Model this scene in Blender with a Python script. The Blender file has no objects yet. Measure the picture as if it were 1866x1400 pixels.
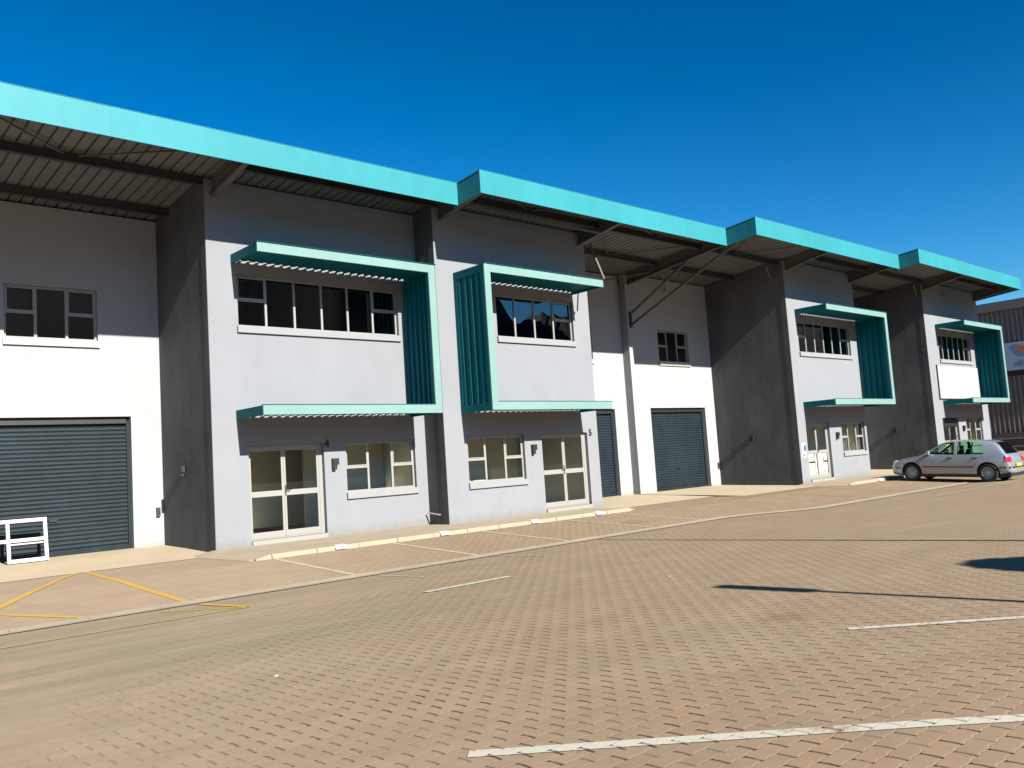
import bpy, bmesh, math, random
from mathutils import Vector, Matrix
random.seed(7)
sc = bpy.context.scene
C = sc.collection
R = math.radians

# ------------------------------------------------------------------ materials
ALB = .80      # paints were measured for exposure 1.15; the photograph is exposed for the shade
class NT:
    """tiny helper to write shader maths"""
    def __init__(s, m):
        s.m = m; s.n = m.node_tree.nodes; s.l = m.node_tree.links
    def new(s, t): return s.n.new(t)
    def put(s, sock, v):
        if hasattr(v, 'links') or isinstance(v, bpy.types.NodeSocket): s.l.new(v, sock)
        else: sock.default_value = v
    def math(s, op, a, b=0.0, c=0.0):
        n = s.new('ShaderNodeMath'); n.operation = op
        s.put(n.inputs[0], a); s.put(n.inputs[1], b); s.put(n.inputs[2], c)
        return n.outputs[0]
    def noise(s, vec, scale, detail=3, rough=.55):
        n = s.new('ShaderNodeTexNoise'); n.inputs['Scale'].default_value = scale
        n.inputs['Detail'].default_value = detail; n.inputs['Roughness'].default_value = rough
        s.l.new(vec, n.inputs['Vector']); return n.outputs['Fac']
    def rng(s, v, a, b, c=0.0, d=1.0, smooth=False):
        n = s.new('ShaderNodeMapRange')
        if smooth: n.interpolation_type = 'SMOOTHSTEP'
        s.put(n.inputs['Value'], v)
        for k, x in zip(('From Min', 'From Max', 'To Min', 'To Max'), (a, b, c, d)): n.inputs[k].default_value = x
        return n.outputs[0]
    def mix(s, f, a, b, mode='MIX'):
        n = s.new('ShaderNodeMix'); n.data_type = 'RGBA'; n.blend_type = mode
        s.put(n.inputs[0], f)
        for i, v in ((6, a), (7, b)):
            if isinstance(v, (tuple, list)): n.inputs[i].default_value = (*v[:3], 1)
            else: s.l.new(v, n.inputs[i])
        return n.outputs[2]
    def scaled(s, vec, sx, sy, sz):
        n = s.new('ShaderNodeMapping'); n.inputs['Scale'].default_value = (sx, sy, sz)
        s.l.new(vec, n.inputs['Vector']); return n.outputs[0]

def base_mat(name):
    m = bpy.data.materials.new(name); m.use_nodes = True
    t = NT(m); b = m.node_tree.nodes['Principled BSDF']
    tc = t.new('ShaderNodeTexCoord').outputs['Object']
    return m, t, b, tc

def paint(name, col, rough=.6, var=.08, scale=1.5, bump=0.0, bscale=60, metal=0.0, coat=0.0, spec=.5, streak=0.0, dirt=None, splash=None):
    col = tuple(c * ALB for c in col) if 'interior' not in name else col
    splash = splash and tuple(c * ALB for c in splash); dirt = dirt and (tuple(c * ALB for c in dirt[0]), *dirt[1:])
    m, t, b, tc = base_mat(name)
    n1 = t.noise(tc, scale, 5)
    f = t.rng(n1, .3, .7, 1 - var, 1 + var)
    if streak:
        n2 = t.noise(t.scaled(tc, 2.4, 2.4, .7), 1.0, 4, .65)
        f = t.math('MULTIPLY', f, t.rng(n2, .35, .7, 1 + streak, 1 - streak))
    cc = t.mix(1.0, col, f, 'MULTIPLY')
    if dirt:
        n3 = t.noise(tc, dirt[1], 6, .7)
        cc = t.mix(t.rng(n3, dirt[2], dirt[2] + .12), cc, dirt[0])
    if splash:                                   # soil splashed up the foot of the wall, patchy rain marks
        sp = t.new('ShaderNodeSeparateXYZ'); t.l.new(tc, sp.inputs[0])
        hgt = t.math('ADD', sp.outputs[2], t.math('MULTIPLY', t.noise(t.scaled(tc, 3, 3, 1), 2.0, 5, .7), .5))
        cc = t.mix(t.rng(hgt, .32, .62, .55, 0, True), cc, splash)
        n4 = t.noise(t.scaled(tc, 1.3, 1.3, .25), 1.0, 6, .7)
        cc = t.mix(t.rng(n4, .56, .72, 0, .22), cc, splash)
    t.l.new(cc, b.inputs['Base Color'])
    b.inputs['Roughness'].default_value = rough
    b.inputs['Metallic'].default_value = metal
    b.inputs['Specular IOR Level'].default_value = spec
    b.inputs['Coat Weight'].default_value = coat
    b.inputs['Coat Roughness'].default_value = .08
    if bump:
        bn = t.new('ShaderNodeBump'); bn.inputs['Strength'].default_value = bump; bn.inputs['Distance'].default_value = .01
        t.l.new(t.noise(tc, bscale, 4), bn.inputs['Height']); t.l.new(bn.outputs[0], b.inputs['Normal'])
    return m

def glass_mat(name, tint, rough=0.0, f0=.05):
    """thin pane: tinted see-through plus a mirror share that grows towards grazing angles"""
    m = bpy.data.materials.new(name); m.use_nodes = True
    t = NT(m); n = m.node_tree.nodes; l = m.node_tree.links; n.clear()
    out = n.new('ShaderNodeOutputMaterial'); mx = n.new('ShaderNodeMixShader'); ge = n.new('ShaderNodeNewGeometry')
    tr = n.new('ShaderNodeBsdfTransparent'); gl = n.new('ShaderNodeBsdfGlossy'); dt = n.new('ShaderNodeVectorMath'); dt.operation = 'DOT_PRODUCT'
    tr.inputs[0].default_value = (*tint, 1); gl.inputs['Roughness'].default_value = rough; gl.inputs['Color'].default_value = (1, 1, 1, 1)
    l.new(ge.outputs['Normal'], dt.inputs[0]); l.new(ge.outputs['Incoming'], dt.inputs[1])
    c = t.math('SUBTRACT', 1.0, t.math('ABSOLUTE', dt.outputs['Value']))
    f = t.math('ADD', f0, t.math('MULTIPLY', t.math('POWER', c, 5.0), 1 - f0))
    l.new(f, mx.inputs[0]); l.new(tr.outputs[0], mx.inputs[1]); l.new(gl.outputs[0], mx.inputs[2])
    l.new(mx.outputs[0], out.inputs[0]); return m

M = {}
M['white_wall'] = paint('white plaster', (.325, .328, .335), .88, .04, .8, .25, 25, spec=.15, splash=(.235, .21, .175), streak=.02)
M['grey_wall'] = paint('pale grey plaster', (.222, .230, .244), .88, .035, .6, .25, 25, spec=.15, streak=.02, splash=(.175, .16, .135))
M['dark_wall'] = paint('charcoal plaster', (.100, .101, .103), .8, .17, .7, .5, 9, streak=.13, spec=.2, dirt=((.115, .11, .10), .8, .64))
M['sill'] = paint('sill plaster', (.25, .255, .262), .85, .03, 2, .1, spec=.15)
M['sill_white'] = paint('white sill plaster', (.42, .41, .38), .85, .03, 2, .1)
M['cream'] = paint('cream aluminium', (.275, .266, .240), .4, .02, 3)
M['slate'] = paint('slate steel shutter', (.0085, .0165, .021), .6, .22, 1.3, metal=.0, spec=.2, streak=.15, dirt=((.035, .036, .034), 1.9, .66))
M['fascia'] = paint('turquoise fascia sheet', (.03, .222, .252), .5, .06, .45, spec=.2, streak=.04)
M['mint_lit'] = paint('lit teal aluminium composite', (.165, .275, .252), .5, .05, .9, spec=.2, streak=.03)  # canopy frame in its sunlit tone, for front rails and posts
M['teal'] = paint('teal sheet and shaded frame sides', (.0, .125, .145), .55, .08, 1.2, spec=.12)  # corrugated sheets; also frame sides, with their shade put into the colour
M['steel'] = paint('taupe painted steel', (.115, .105, .088), .6, .08, 2)
M['steel_dark'] = paint('dark painted steel', (.03, .029, .027), .6, .08, 2)
M['roof'] = paint('galvanised roof sheet', (.150, .150, .140), .6, .08, .7, metal=.0)
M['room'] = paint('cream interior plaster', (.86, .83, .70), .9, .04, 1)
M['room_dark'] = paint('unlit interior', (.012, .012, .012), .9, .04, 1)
M['floor'] = paint('interior tiles', (.20, .19, .16), .5, .06, 2)
M['black'] = paint('black plastic', (.012, .012, .013), .5, .05, 4)
M['white'] = paint('white board', (.36, .36, .365), .5, .02, 2)
M['leanwhite'] = paint('white timber', (.52, .515, .50), .6, .03, 3)
M['glass'] = glass_mat('clear window glass', (.88, .89, .80), 0.0, .04)
M['glass_up'] = glass_mat('tinted upper glass', (.30, .35, .35), 0.0, .13)
M['car_glass'] = glass_mat('green car glass', (.50, .74, .56), 0.0, .05)
M['car_glass_dark'] = glass_mat('tinted hatch glass', (.10, .14, .18), 0.0, .16)
M['silver'] = paint('silver metallic paint', (.36, .39, .43), .28, .02, 2, metal=.45, coat=1.0)
M['red_paint'] = paint('red car paint', (.45, .012, .02), .35, .02, 2, coat=1.0)
M['rubber'] = paint('tyre rubber', (.014, .014, .014), .85, .1, 6, .3, 50)
M['hub'] = paint('grey hubcap', (.36, .36, .37), .35, .04, 6, metal=.3)
M['dark_cabin'] = paint('dark cabin fabric', (.03, .032, .035), .9, .1, 6)
M['tail_red'] = paint('red lamp lens', (.55, .006, .015), .2, .03, 6, coat=1)
M['lamp_clear'] = paint('clear lamp lens', (.62, .64, .66), .12, .05, 9, coat=1, metal=.4)
M['plate'] = paint('yellow number plate', (.70, .38, .03), .5, .02, 6)
M['concrete'] = paint('concrete channel', (.27, .222, .158), .9, .1, 1.3, .3, 30, dirt=((.25, .20, .145), 2.0, .62))
M['apron'] = paint('cream concrete apron', (.395, .315, .205), .9, .07, .9, .25, 20, dirt=((.36, .285, .19), 1.6, .66))
M['walk'] = paint('walkway concrete', (.31, .25, .168), .9, .1, 1.6, .3, 25)
M['kerb'] = paint('pale yellow kerb paint', (.29, .245, .165), .8, .08, 2.3, .25, 30, dirt=((.27, .215, .14), 5, .60))
M['patch'] = paint('white number patch', (.46, .46, .47), .7, .06, 6)
M['far_roof'] = paint('brown grey flashing', (.17, .14, .125), .8, .15, .3)
M['far_rib'] = paint('grey brown cladding', (.29, .24, .20), .7, .1, .5, spec=.1)
M['far_plinth'] = paint('brown plinth wall', (.10, .075, .062), .9, .15, .4, streak=.05)
M['far_rail'] = paint('pale pipe rail', (.34, .29, .26), .7, .08, 1)
M['sign_blue'] = paint('blue grey sign board', (.36, .44, .56), .6, .05, .5)
M['sign_orange'] = paint('orange emblem', (.55, .22, .14), .6, .05, 2)
M['sign_ink'] = paint('navy lettering', (.05, .08, .13), .6, .05, 2)
M['leaf'] = paint('dense green leaves', (.05, .085, .03), .8, .3, 5)
M['bark'] = paint('grey brown bark', (.13, .1, .07), .9, .2, 6)
M['hill'] = paint('bush covered hill', (.014, .015, .010), .95, .35, .02)
M['dirt'] = paint('dry brown soil', (.24, .18, .125), .95, .2, .25, .3, 4)
M['bounce_cut'] = paint('added bounce-cutting ground', (.05, .05, .052), .9, .12, .8, .3, 40)  # for unseen dark ground added to lessen bounced light
M['red_ink'] = paint('red print', (.6, .03, .03), .6, .02, 4)
M['blue_ink'] = paint('blue print', (.02, .06, .25), .6, .02, 4)

def worn_paint(name, col, under, thr=.56):
    m, t, b, tc = base_mat(name)
    n = t.noise(tc, 14, 6, .75); n2 = t.noise(tc, 2.2, 4, .6)
    f = t.rng(t.math('ADD', t.math('MULTIPLY', n, .6), t.math('MULTIPLY', n2, .4)), thr - .05, thr + .04)
    t.l.new(t.mix(f, col, under), b.inputs['Base Color']); b.inputs['Roughness'].default_value = .85
    return m
UND = (.245, .18, .113)
def paver_mat(name='interlocking tan pavers', coat=None, thr=.56):
    m, t, b, tc = base_mat(name)
    sx = t.new('ShaderNodeSeparateXYZ'); t.l.new(tc, sx.inputs[0]); X, Y = sx.outputs[0], sx.outputs[1]
    def tri(v, per, amp, ph=0.0):   # triangle wave
        q = t.math('FRACT', t.math('ADD', t.math('DIVIDE', v, per), ph))
        return t.math('MULTIPLY', t.math('SUBTRACT', t.math('ABSOLUTE', t.math('SUBTRACT', q, .5)), .25), 4 * amp)
    L, W = .2440, .1148
    wx = t.noise(tc, .6, 1); wob = t.math('MULTIPLY', t.math('SUBTRACT', wx, .5), .05)
    y1 = t.math('ADD', t.math('ADD', Y, tri(X, L / 2, .0075)), wob)
    row = t.math('FLOOR', t.math('DIVIDE', y1, W))
    odd = t.math('ABSOLUTE', t.math('MODULO', row, 2.0))
    x1 = t.math('ADD', t.math('ADD', t.math('ADD', X, t.math('MULTIPLY', odd, L / 2)), tri(Y, W, .003)), wob)
    fy = t.math('ABSOLUTE', t.math('SUBTRACT', t.math('FRACT', t.math('DIVIDE', y1, W)), .5))
    fx = t.math('ABSOLUTE', t.math('SUBTRACT', t.math('FRACT', t.math('DIVIDE', x1, L)), .5))
    dy = t.math('MULTIPLY', t.math('SUBTRACT', .5, fy), W)     # metres to the bed joint
    dx = t.math('MULTIPLY', t.math('SUBTRACT', .5, fx), L)     # metres to the head joint
    bed = t.rng(dy, .0015, .0055, 1, 0, True)
    head = t.math('MULTIPLY', t.rng(dx, .006, .0135, 1, 0, True), t.rng(dy, .008, .018, 0, 1, True))
    hole = t.rng(t.math('ADD', t.math('POWER', dx, 2.0), t.math('POWER', t.math('MULTIPLY', dy, 1.0), 2.0)), .00013, .00036, 1, 0, True)
    wn = t.new('ShaderNodeTexWhiteNoise'); wn.noise_dimensions = '2D'
    cb = t.new('ShaderNodeCombineXYZ'); t.l.new(row, cb.inputs[0]); t.l.new(t.math('FLOOR', t.math('DIVIDE', x1, L)), cb.inputs[1])
    t.l.new(cb.outputs[0], wn.inputs['Vector']); rnd = wn.outputs['Value']
    # large scale: smeared slurry on the left and towards the kerb, wheel-worn bands along the lane
    big = t.noise(tc, .35, 4, .6); mid = t.noise(tc, 2.4, 4, .6); fine = t.noise(tc, 90, 3, .7)
    col = t.mix(t.rng(big, .38, .62), (.296, .218, .144), (.286, .229, .144))
    col = t.mix(t.rng(rnd, 0, 1, 0, .55), col, (.285, .190, .122))
    col = t.mix(1.0, col, t.rng(rnd, 0, 1, .93, 1.06), 'MULTIPLY')
    col = t.mix(1.0, col, t.rng(mid, .3, .7, .93, 1.07), 'MULTIPLY')
    col = t.mix(1.0, col, t.rng(fine, .3, .7, .92, 1.08), 'MULTIPLY')
    lane = t.noise(t.scaled(tc, .12, 1.6, 1), 1.0, 3, .6)
    col = t.mix(t.rng(t.math('SUBTRACT', X, t.math('MULTIPLY', Y, .75)), -4.0, 2.0, 0, 1, True), col, t.mix(1.0, col, (.84, .80, .76), 'MULTIPLY'))
    zone = t.math('MULTIPLY', t.rng(Y, 6.0, 8.5, 0, 1, True), t.rng(Y, 12.2, 13.6, 1, 0, True))
    leftm = t.rng(t.math('SUBTRACT', X, t.math('MULTIPLY', Y, .75)), -1.5, 4.5, 1, .12, True)
    zone = t.math('MULTIPLY', zone, leftm)
    col = t.mix(t.math('MULTIPLY', zone, t.rng(lane, .42, .60, 0, .75)), col, (.195, .165, .100))
    # slurry mask: fewer open joints at the left
    dist = t.math('SUBTRACT', X, t.math('MULTIPLY', Y, .75))
    patchy = t.noise(tc, .9, 5, .65)
    vis = t.math('ADD', t.rng(dist, -5.0, 1.6, -.05, 1.0, True), t.math('MULTIPLY', t.math('SUBTRACT', patchy, .46), 1.5))
    vis = t.math('MULTIPLY', vis, t.rng(Y, 7, 14, 1.0, .65))
    vis = t.math('MINIMUM', t.math('MAXIMUM', vis, 0.0), 1.0)
    jn = t.rng(t.noise(tc, 9, 3, .7), .26, .46)
    far = t.rng(Y, 3.0, 9.0, 1.0, 1.0)
    hv = t.math('MULTIPLY', t.math('MULTIPLY', head, vis), t.math('MULTIPLY', jn, t.rng(rnd, .05, .55, .35, 1.0)))
    ov = t.math('MULTIPLY', t.math('MULTIPLY', hole, t.rng(rnd, .05, .45, .1, 1.0)), t.math('MINIMUM', t.math('MULTIPLY', vis, 1.6), 1.0))
    bv = t.math('MULTIPLY', bed, t.math('ADD', t.math('MULTIPLY', vis, .55), .12))
    if coat:
        wn_ = t.math('ADD', t.math('MULTIPLY', t.noise(tc, 16, 6, .75), .55), t.math('MULTIPLY', t.noise(tc, 2.6, 4, .6), .45))
        col = t.mix(t.rng(wn_, thr - .06, thr + .05), coat, col)
        bv = t.math('MULTIPLY', bed, .35); hv = t.math('MULTIPLY', hv, .7)
    # sand and dust lying over parts of the paving, tyre sweeps along the lane
    else:
        dust = t.noise(t.scaled(tc, .5, 1.0, 1), 1.1, 6, .7)
        col = t.mix(t.rng(dust, .48, .70, 0, .38), col, (.315, .255, .168))
        tyre = t.noise(t.scaled(tc, .07, 2.6, 1), 1.0, 4, .6)
        col = t.mix(t.math('MULTIPLY', t.math('MULTIPLY', t.rng(Y, 4.0, 7.5, .25, 1, True), leftm), t.rng(tyre, .56, .68, 0, .32)), col, (.15, .12, .08))
        speck = t.noise(tc, 26, 2, .5)
        col = t.mix(t.rng(speck, .70, .74, 0, .55), col, (.12, .085, .055))
    col = t.mix(t.math('MULTIPLY', bv, .9), col, (.37, .27, .172))
    col = t.mix(hv, col, (.045, .030, .018))
    col = t.mix(ov, col, (.018, .014, .01))
    # oil stains
    def spot(cx, cy, r):
        d = t.math('SQRT', t.math('ADD', t.math('POWER', t.math('SUBTRACT', X, cx), 2.0), t.math('POWER', t.math('SUBTRACT', Y, cy), 2.0)))
        return t.rng(t.math('ADD', d, t.math('MULTIPLY', t.math('SUBTRACT', t.noise(tc, 7, 4), .5), r * 1.6)), r * .4, r, .45, 0, True)
    col = t.mix(spot(7.44, 4.43, .30), col, (.13, .095, .06))
    col = t.mix(spot(17.6, 14.6, .45), col, (.15, .10, .07))
    col = t.mix(1.0, col, (ALB, ALB, ALB), 'MULTIPLY')
    t.l.new(col, b.inputs['Base Color']); b.inputs['Roughness'].default_value = .88
    b.inputs['Specular IOR Level'].default_value = .3
    bn = t.new('ShaderNodeBump'); bn.inputs['Strength'].default_value = .55; bn.inputs['Distance'].default_value = .006
    h = t.math('SUBTRACT', t.math('MULTIPLY', fine, .15), t.math('MAXIMUM', t.math('MULTIPLY', t.rng(dy, .002, .010, 1, 0, True), t.math('MULTIPLY', vis, .25)), t.math('MAXIMUM', hv, ov)))
    h = t.math('ADD', h, t.math('MULTIPLY', rnd, .25))
    t.l.new(h, bn.inputs['Height']); t.l.new(bn.outputs[0], b.inputs['Normal'])
    return m
M['paver'] = paver_mat()
M['line_white'] = paver_mat('worn white road paint', (.44, .41, .34), .60)
M['line_faint'] = paver_mat('faded white road paint', (.41, .365, .285), .58)
M['line_yellow'] = paver_mat('worn yellow road paint', (.45, .255, .04), .60)
M['line_yfaint'] = paver_mat('faded yellow road paint', (.38, .26, .10), .52)

# ------------------------------------------------------------------ mesh helpers
class MB:
    def __init__(s): s.v = []; s.f = []; s.mi = []
    def quad(s, a, b, c, d, m=0):
        k = len(s.v); s.v += [tuple(a), tuple(b), tuple(c), tuple(d)]; s.f.append((k, k+1, k+2, k+3)); s.mi.append(m); return s
    def poly(s, pts, m=0):
        k = len(s.v); s.v += [tuple(p) for p in pts]; s.f.append(tuple(range(k, k+len(pts)))); s.mi.append(m); return s
    def box(s, x0, x1, y0, y1, z0, z1, m=0):
        return s.prism([(x0, y0, z0), (x1, y0, z0), (x1, y1, z0), (x0, y1, z0)], [(x0, y0, z1), (x1, y0, z1), (x1, y1, z1), (x0, y1, z1)], m)
    def prism(s, bot, top, m=0):
        n = len(bot); k = len(s.v); s.v += [tuple(p) for p in bot] + [tuple(p) for p in top]
        s.f.append(tuple(k + i for i in reversed(range(n)))); s.mi.append(m)
        s.f.append(tuple(k + n + i for i in range(n))); s.mi.append(m)
        for i in range(n):
            j = (i + 1) % n; s.f.append((k+i, k+j, k+n+j, k+n+i)); s.mi.append(m)
        return s
    def bar(s, a, b, w, h=None, m=0, up=(0, 0, 1)):
        """rectangular bar from a to b, width w across, h high"""
        h = h or w; a = Vector(a); b = Vector(b); d = (b - a).normalized(); u = Vector(up)
        if abs(d.dot(u)) > .98: u = Vector((1, 0, 0))
        r = d.cross(u).normalized(); u = r.cross(d).normalized()
        q = [(-1, -1), (1, -1), (1, 1), (-1, 1)]
        return s.prism([a + r*(i*w/2) + u*(j*h/2) for i, j in q], [b + r*(i*w/2) + u*(j*h/2) for i, j in q], m)
    def tube(s, a, b, r0, r1=None, n=12, m=0):
        r1 = r0 if r1 is None else r1; a = Vector(a); b = Vector(b); d = (b - a).normalized()
        u = Vector((0, 0, 1)) if abs(d.z) < .9 else Vector((1, 0, 0)); r = d.cross(u).normalized(); u = r.cross(d)
        ang = [2*math.pi*i/n for i in range(n)]
        return s.prism([a + (r*math.cos(t) + u*math.sin(t))*r0 for t in ang], [b + (r*math.cos(t) + u*math.sin(t))*r1 for t in ang], m)
    def lathe_y(s, prof, cx, cz, n=28, m=0):
        """profile of (y, radius) pairs turned about the y axis"""
        k = len(s.v)
        for y, r in prof:
            for i in range(n):
                t = 2*math.pi*i/n; s.v.append((cx + r*math.cos(t), y, cz + r*math.sin(t)))
        for j in range(len(prof) - 1):
            for i in range(n):
                i2 = (i+1) % n; s.f.append((k+j*n+i, k+j*n+i2, k+(j+1)*n+i2, k+(j+1)*n+i)); s.mi.append(m)
        return s
    def build(s, name, mats, parent=None, smooth=False, bevel=0, weld=False):
        me = bpy.data.meshes.new(name); me.from_pydata(s.v, [], s.f)
        for mm in (mats if isinstance(mats, (list, tuple)) else [mats]): me.materials.append(M[mm] if isinstance(mm, str) else mm)
        for p, i in zip(me.polygons, s.mi): p.material_index = i
        bm = bmesh.new(); bm.from_mesh(me)
        if weld: bmesh.ops.remove_doubles(bm, verts=bm.verts, dist=1e-4)
        bmesh.ops.recalc_face_normals(bm, faces=bm.faces)
        if smooth:
            for f in bm.faces: f.smooth = True
        bm.to_mesh(me); bm.free()
        return link(me, name, parent, bevel)

def link(me, name, parent=None, bevel=0):
    o = bpy.data.objects.new(name, me); C.objects.link(o)
    if parent is not None:
        o.parent = parent; o.matrix_parent_inverse = world(parent).inverted()
    if bevel:
        b = o.modifiers.new('bevel', 'BEVEL'); b.width = bevel; b.segments = 2; b.limit_method = 'ANGLE'
    return o

def world(o):
    m = o.matrix_basis.copy()
    if o.parent: m = world(o.parent) @ o.matrix_parent_inverse @ m
    return m

def thing(name, loc, label, cat, group=None, rz=0.0):
    o = bpy.data.objects.new(name, None); C.objects.link(o); o.location = loc; o.rotation_euler = (0, 0, rz)
    o.empty_display_size = .3
    tag(o, label, cat, group); return o
def tag(o, label, cat, group=None):
    o['label'] = label; o['category'] = cat
    if group: o['group'] = group
    return o
def struct(o): o['kind'] = 'structure'; return o

def text_mesh(s, size, name, mat, place, parent=None, depth=.012, bold=0.0):
    cu = bpy.data.curves.new(name, 'FONT'); cu.body = s; cu.size = size; cu.extrude = depth / 2; cu.offset = bold
    cu.align_x = 'CENTER'; cu.align_y = 'CENTER'
    tmp = bpy.data.objects.new(name + '_tmp', cu); C.objects.link(tmp)
    bpy.context.view_layer.update()
    me = bpy.data.meshes.new_from_object(tmp.evaluated_get(bpy.context.evaluated_depsgraph_get()))
    bpy.data.objects.remove(tmp); me.transform(place); me.materials.clear(); me.materials.append(M[mat]); me.name = name
    return link(me, name, parent)
FACE_S = Matrix.Rotation(R(90), 4, 'X')                                  # text that faces -y
FACE_W = Matrix.Rotation(R(-90), 4, 'Z') @ Matrix.Rotation(R(90), 4, 'X')  # text that faces -x

# ------------------------------------------------------------------ measured layout (metres)
XA, XB, XBR, XP, XC, XCR, XD, XDR = 8.442, 14.469, 20.592, 25.648, 31.0, 36.80, 42.35, 49.40
YW, YM5, YM6, YM7 = 22.07, 21.127, 20.832, 19.9
YA, YB, YC, YD = 19.084, 18.231, 17.137, 16.384
YF = [17.087, 16.168, 15.001, 14.167]
XS = [-3.0, XB, XP, 36.78, 49.35]
def sheet(y): return 8.95 + .1 * (17.087 - y)
def shift(x):
    t = min(max((x - 19.6) / 3.2, 0), 1); return 1.15 * t * t * (3 - 2 * t)
def prof(y):
    if y >= 16.4: return 0.0
    if y >= 13.2: return -.19 * (16.4 - y) / 3.2
    if y >= 2: return -.19 + .0218 * (13.2 - y)
    return .0542
def gz(x, y): return prof(y + shift(x))

# ------------------------------------------------------------------ ground
def ground_sheet(name, xs, ybs, mat, dz=0.0, followx=True):
    m = MB(); n = len(ybs)
    for x in xs:
        s = shift(x) if followx else 0
        for yb in ybs:
            y = yb - s if abs(yb) < 25 else yb
            m.v.append((x, y, prof(yb) + dz))
    for i in range(len(xs) - 1):
        for j in range(n - 1):
            m.f.append((i*n+j, (i+1)*n+j, (i+1)*n+j+1, i*n+j+1)); m.mi.append(0)
    o = m.build(name, mat); return struct(o)
xs = [-40, -10, 0, 10, 19.6] + [19.6 + .4*i for i in range(1, 9)] + [30, 40, 58]
ground_sheet('paved_yard', xs, [-30, -10, 2, 6, 10, 13.2, 16.4, 20, 40], 'paver')
xsf = [-3000, -300, -40, 19.6, 58, 120, 400, 3000]
m = MB()
ys_ = [-3000, -400, -30, 40, 400, 3000]
for x in xsf:
    for y in ys_: m.v.append((x, y, -.235))
for i in range(len(xsf)-1):
    for j in range(len(ys_)-1): m.f.append((i*6+j, (i+1)*6+j, (i+1)*6+j+1, i*6+j+1)); m.mi.append(0)
struct(m.build('ground', 'dirt'))
m = MB(); m.quad((-60, -90, .02), (90, -90, .02), (90, -1.2, .062), (-60, -1.2, .062)); struct(m.build('bounce_cut_ground', 'bounce_cut'))  # added behind the camera, out of view, to cut light bounced onto the walls
ground_sheet('bounce_cut_ground', [-60, -1.6], [-1.2, 2, 6, 10, 13.2, 16.4, 20, 22], 'bounce_cut', .008)  # more unseen dark ground, added left of frame to deepen the wall shade

def strip(pts, w, name, mat, dz=.004, parent=None):
    """painted strip that follows the yard surface"""
    m = MB(); P = [Vector((a, b, 0)) for a, b in pts]; q = []
    for a, b in zip(P[:-1], P[1:]):
        k = max(2, int((b - a).length / .25)); q += [a.lerp(b, i / k) for i in range(k)]
    q.append(P[-1]); L = []; Rr = []
    for i, p in enumerate(q):
        d = (q[min(i+1, len(q)-1)] - q[max(i-1, 0)]).normalized(); n = Vector((-d.y, d.x, 0)) * (w / 2)
        for lst, s in ((L, 1), (Rr, -1)):
            c = p + n * s; lst.append((c.x, c.y, gz(c.x, c.y) + dz))
    for i in range(len(q)-1): m.quad(L[i], Rr[i], Rr[i+1], L[i+1])
    return m.build(name, mat, parent, weld=True)

# concrete drainage channel along the foot of the parking bays
gp = [(x, 13.2 - shift(x)) for x in [-30, -5, 5, 12, 19.6] + [19.6 + .4*i for i in range(1, 9)] + [28, 38, 52]]
m = MB()
for (xa, ya), (xb, yb) in zip(gp[:-1], gp[1:]):
    n = max(1, round((xb - xa) / 1.0))
    for i in range(n):
        x0 = xa + (xb-xa)*i/n + .003; x1 = xa + (xb-xa)*(i+1)/n - .003
        y0 = ya + (yb-ya)*i/n; y1 = ya + (yb-ya)*(i+1)/n
        for s, t in ((-.17, 0), (0, .17)):
            zs = [.004 if abs(v) > .1 else -.008 for v in (s, t)]
            m.quad((x0, y0+s, gz(x0, y0+s)+zs[0]+.009), (x1, y1+s, gz(x1, y1+s)+zs[0]+.009), (x1, y1+t, gz(x1, y1+t)+zs[1]+.017), (x0, y0+t, gz(x0, y0+t)+zs[1]+.017))
struct(m.build('drain_channel', 'concrete'))

# painted markings
MK = []
for x in (8.46, 11.33, 13.95, 16.93, 19.0): MK.append(('line_faint', [(x, 16.35), (x, 13.45)], .10))
for x in (8.62, 11.42): MK.append(('line_faint', [(x, 12.95), (x+.06, 11.7)], .06))
MK.append(('line_white', [(7.44, 10.02), (9.07, 10.02)], .15))
for x in (23.6, 26.4, 29.2): MK.append(('line_yfaint' if x > 25 else 'line_faint', [(x, 15.2), (x, 12.4)], .07))
MK.append(('line_yfaint', [(24.2, 15.9), (29.9, 15.9)], .07))
MK.append(('line_white', [(3.12, 3.89), (7.4, -.49)], .12))
MK.append(('line_white', [(7.11, 3.65), (10.8, -.38)], .10))
MK.append(('line_faint', [(26.5, 10.5), (33.0, 10.5)], .09))
MK.append(('line_yellow', [(2.0, 12.9), (3.32, 15.24), (4.19, 16.58), (4.83, 17.82), (5.52, 18.9)], .115))
MK.append(('line_yellow', [(5.63, 18.9), (5.42, 16.8), (5.40, 15.4), (5.43, 13.45)], .115))
MK.append(('line_yellow', [(2.4, 16.4), (3.19, 14.63), (4.0, 13.4)], .10))
MK.append(('line_yfaint', [(0.5, 11.82), (5.61, 11.66)], .07))
MK.append(('line_yellow', [(5.44, 12.95), (5.61, 11.75)], .115))
MK.append(('line_yellow', [(4.80, 12.75), (5.58, 11.72)], .07))
for i, (mt, pts, w) in enumerate(MK): struct(strip(pts, w, 'road_marking', mt, .005 + .0012 * (i % 4)))

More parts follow.
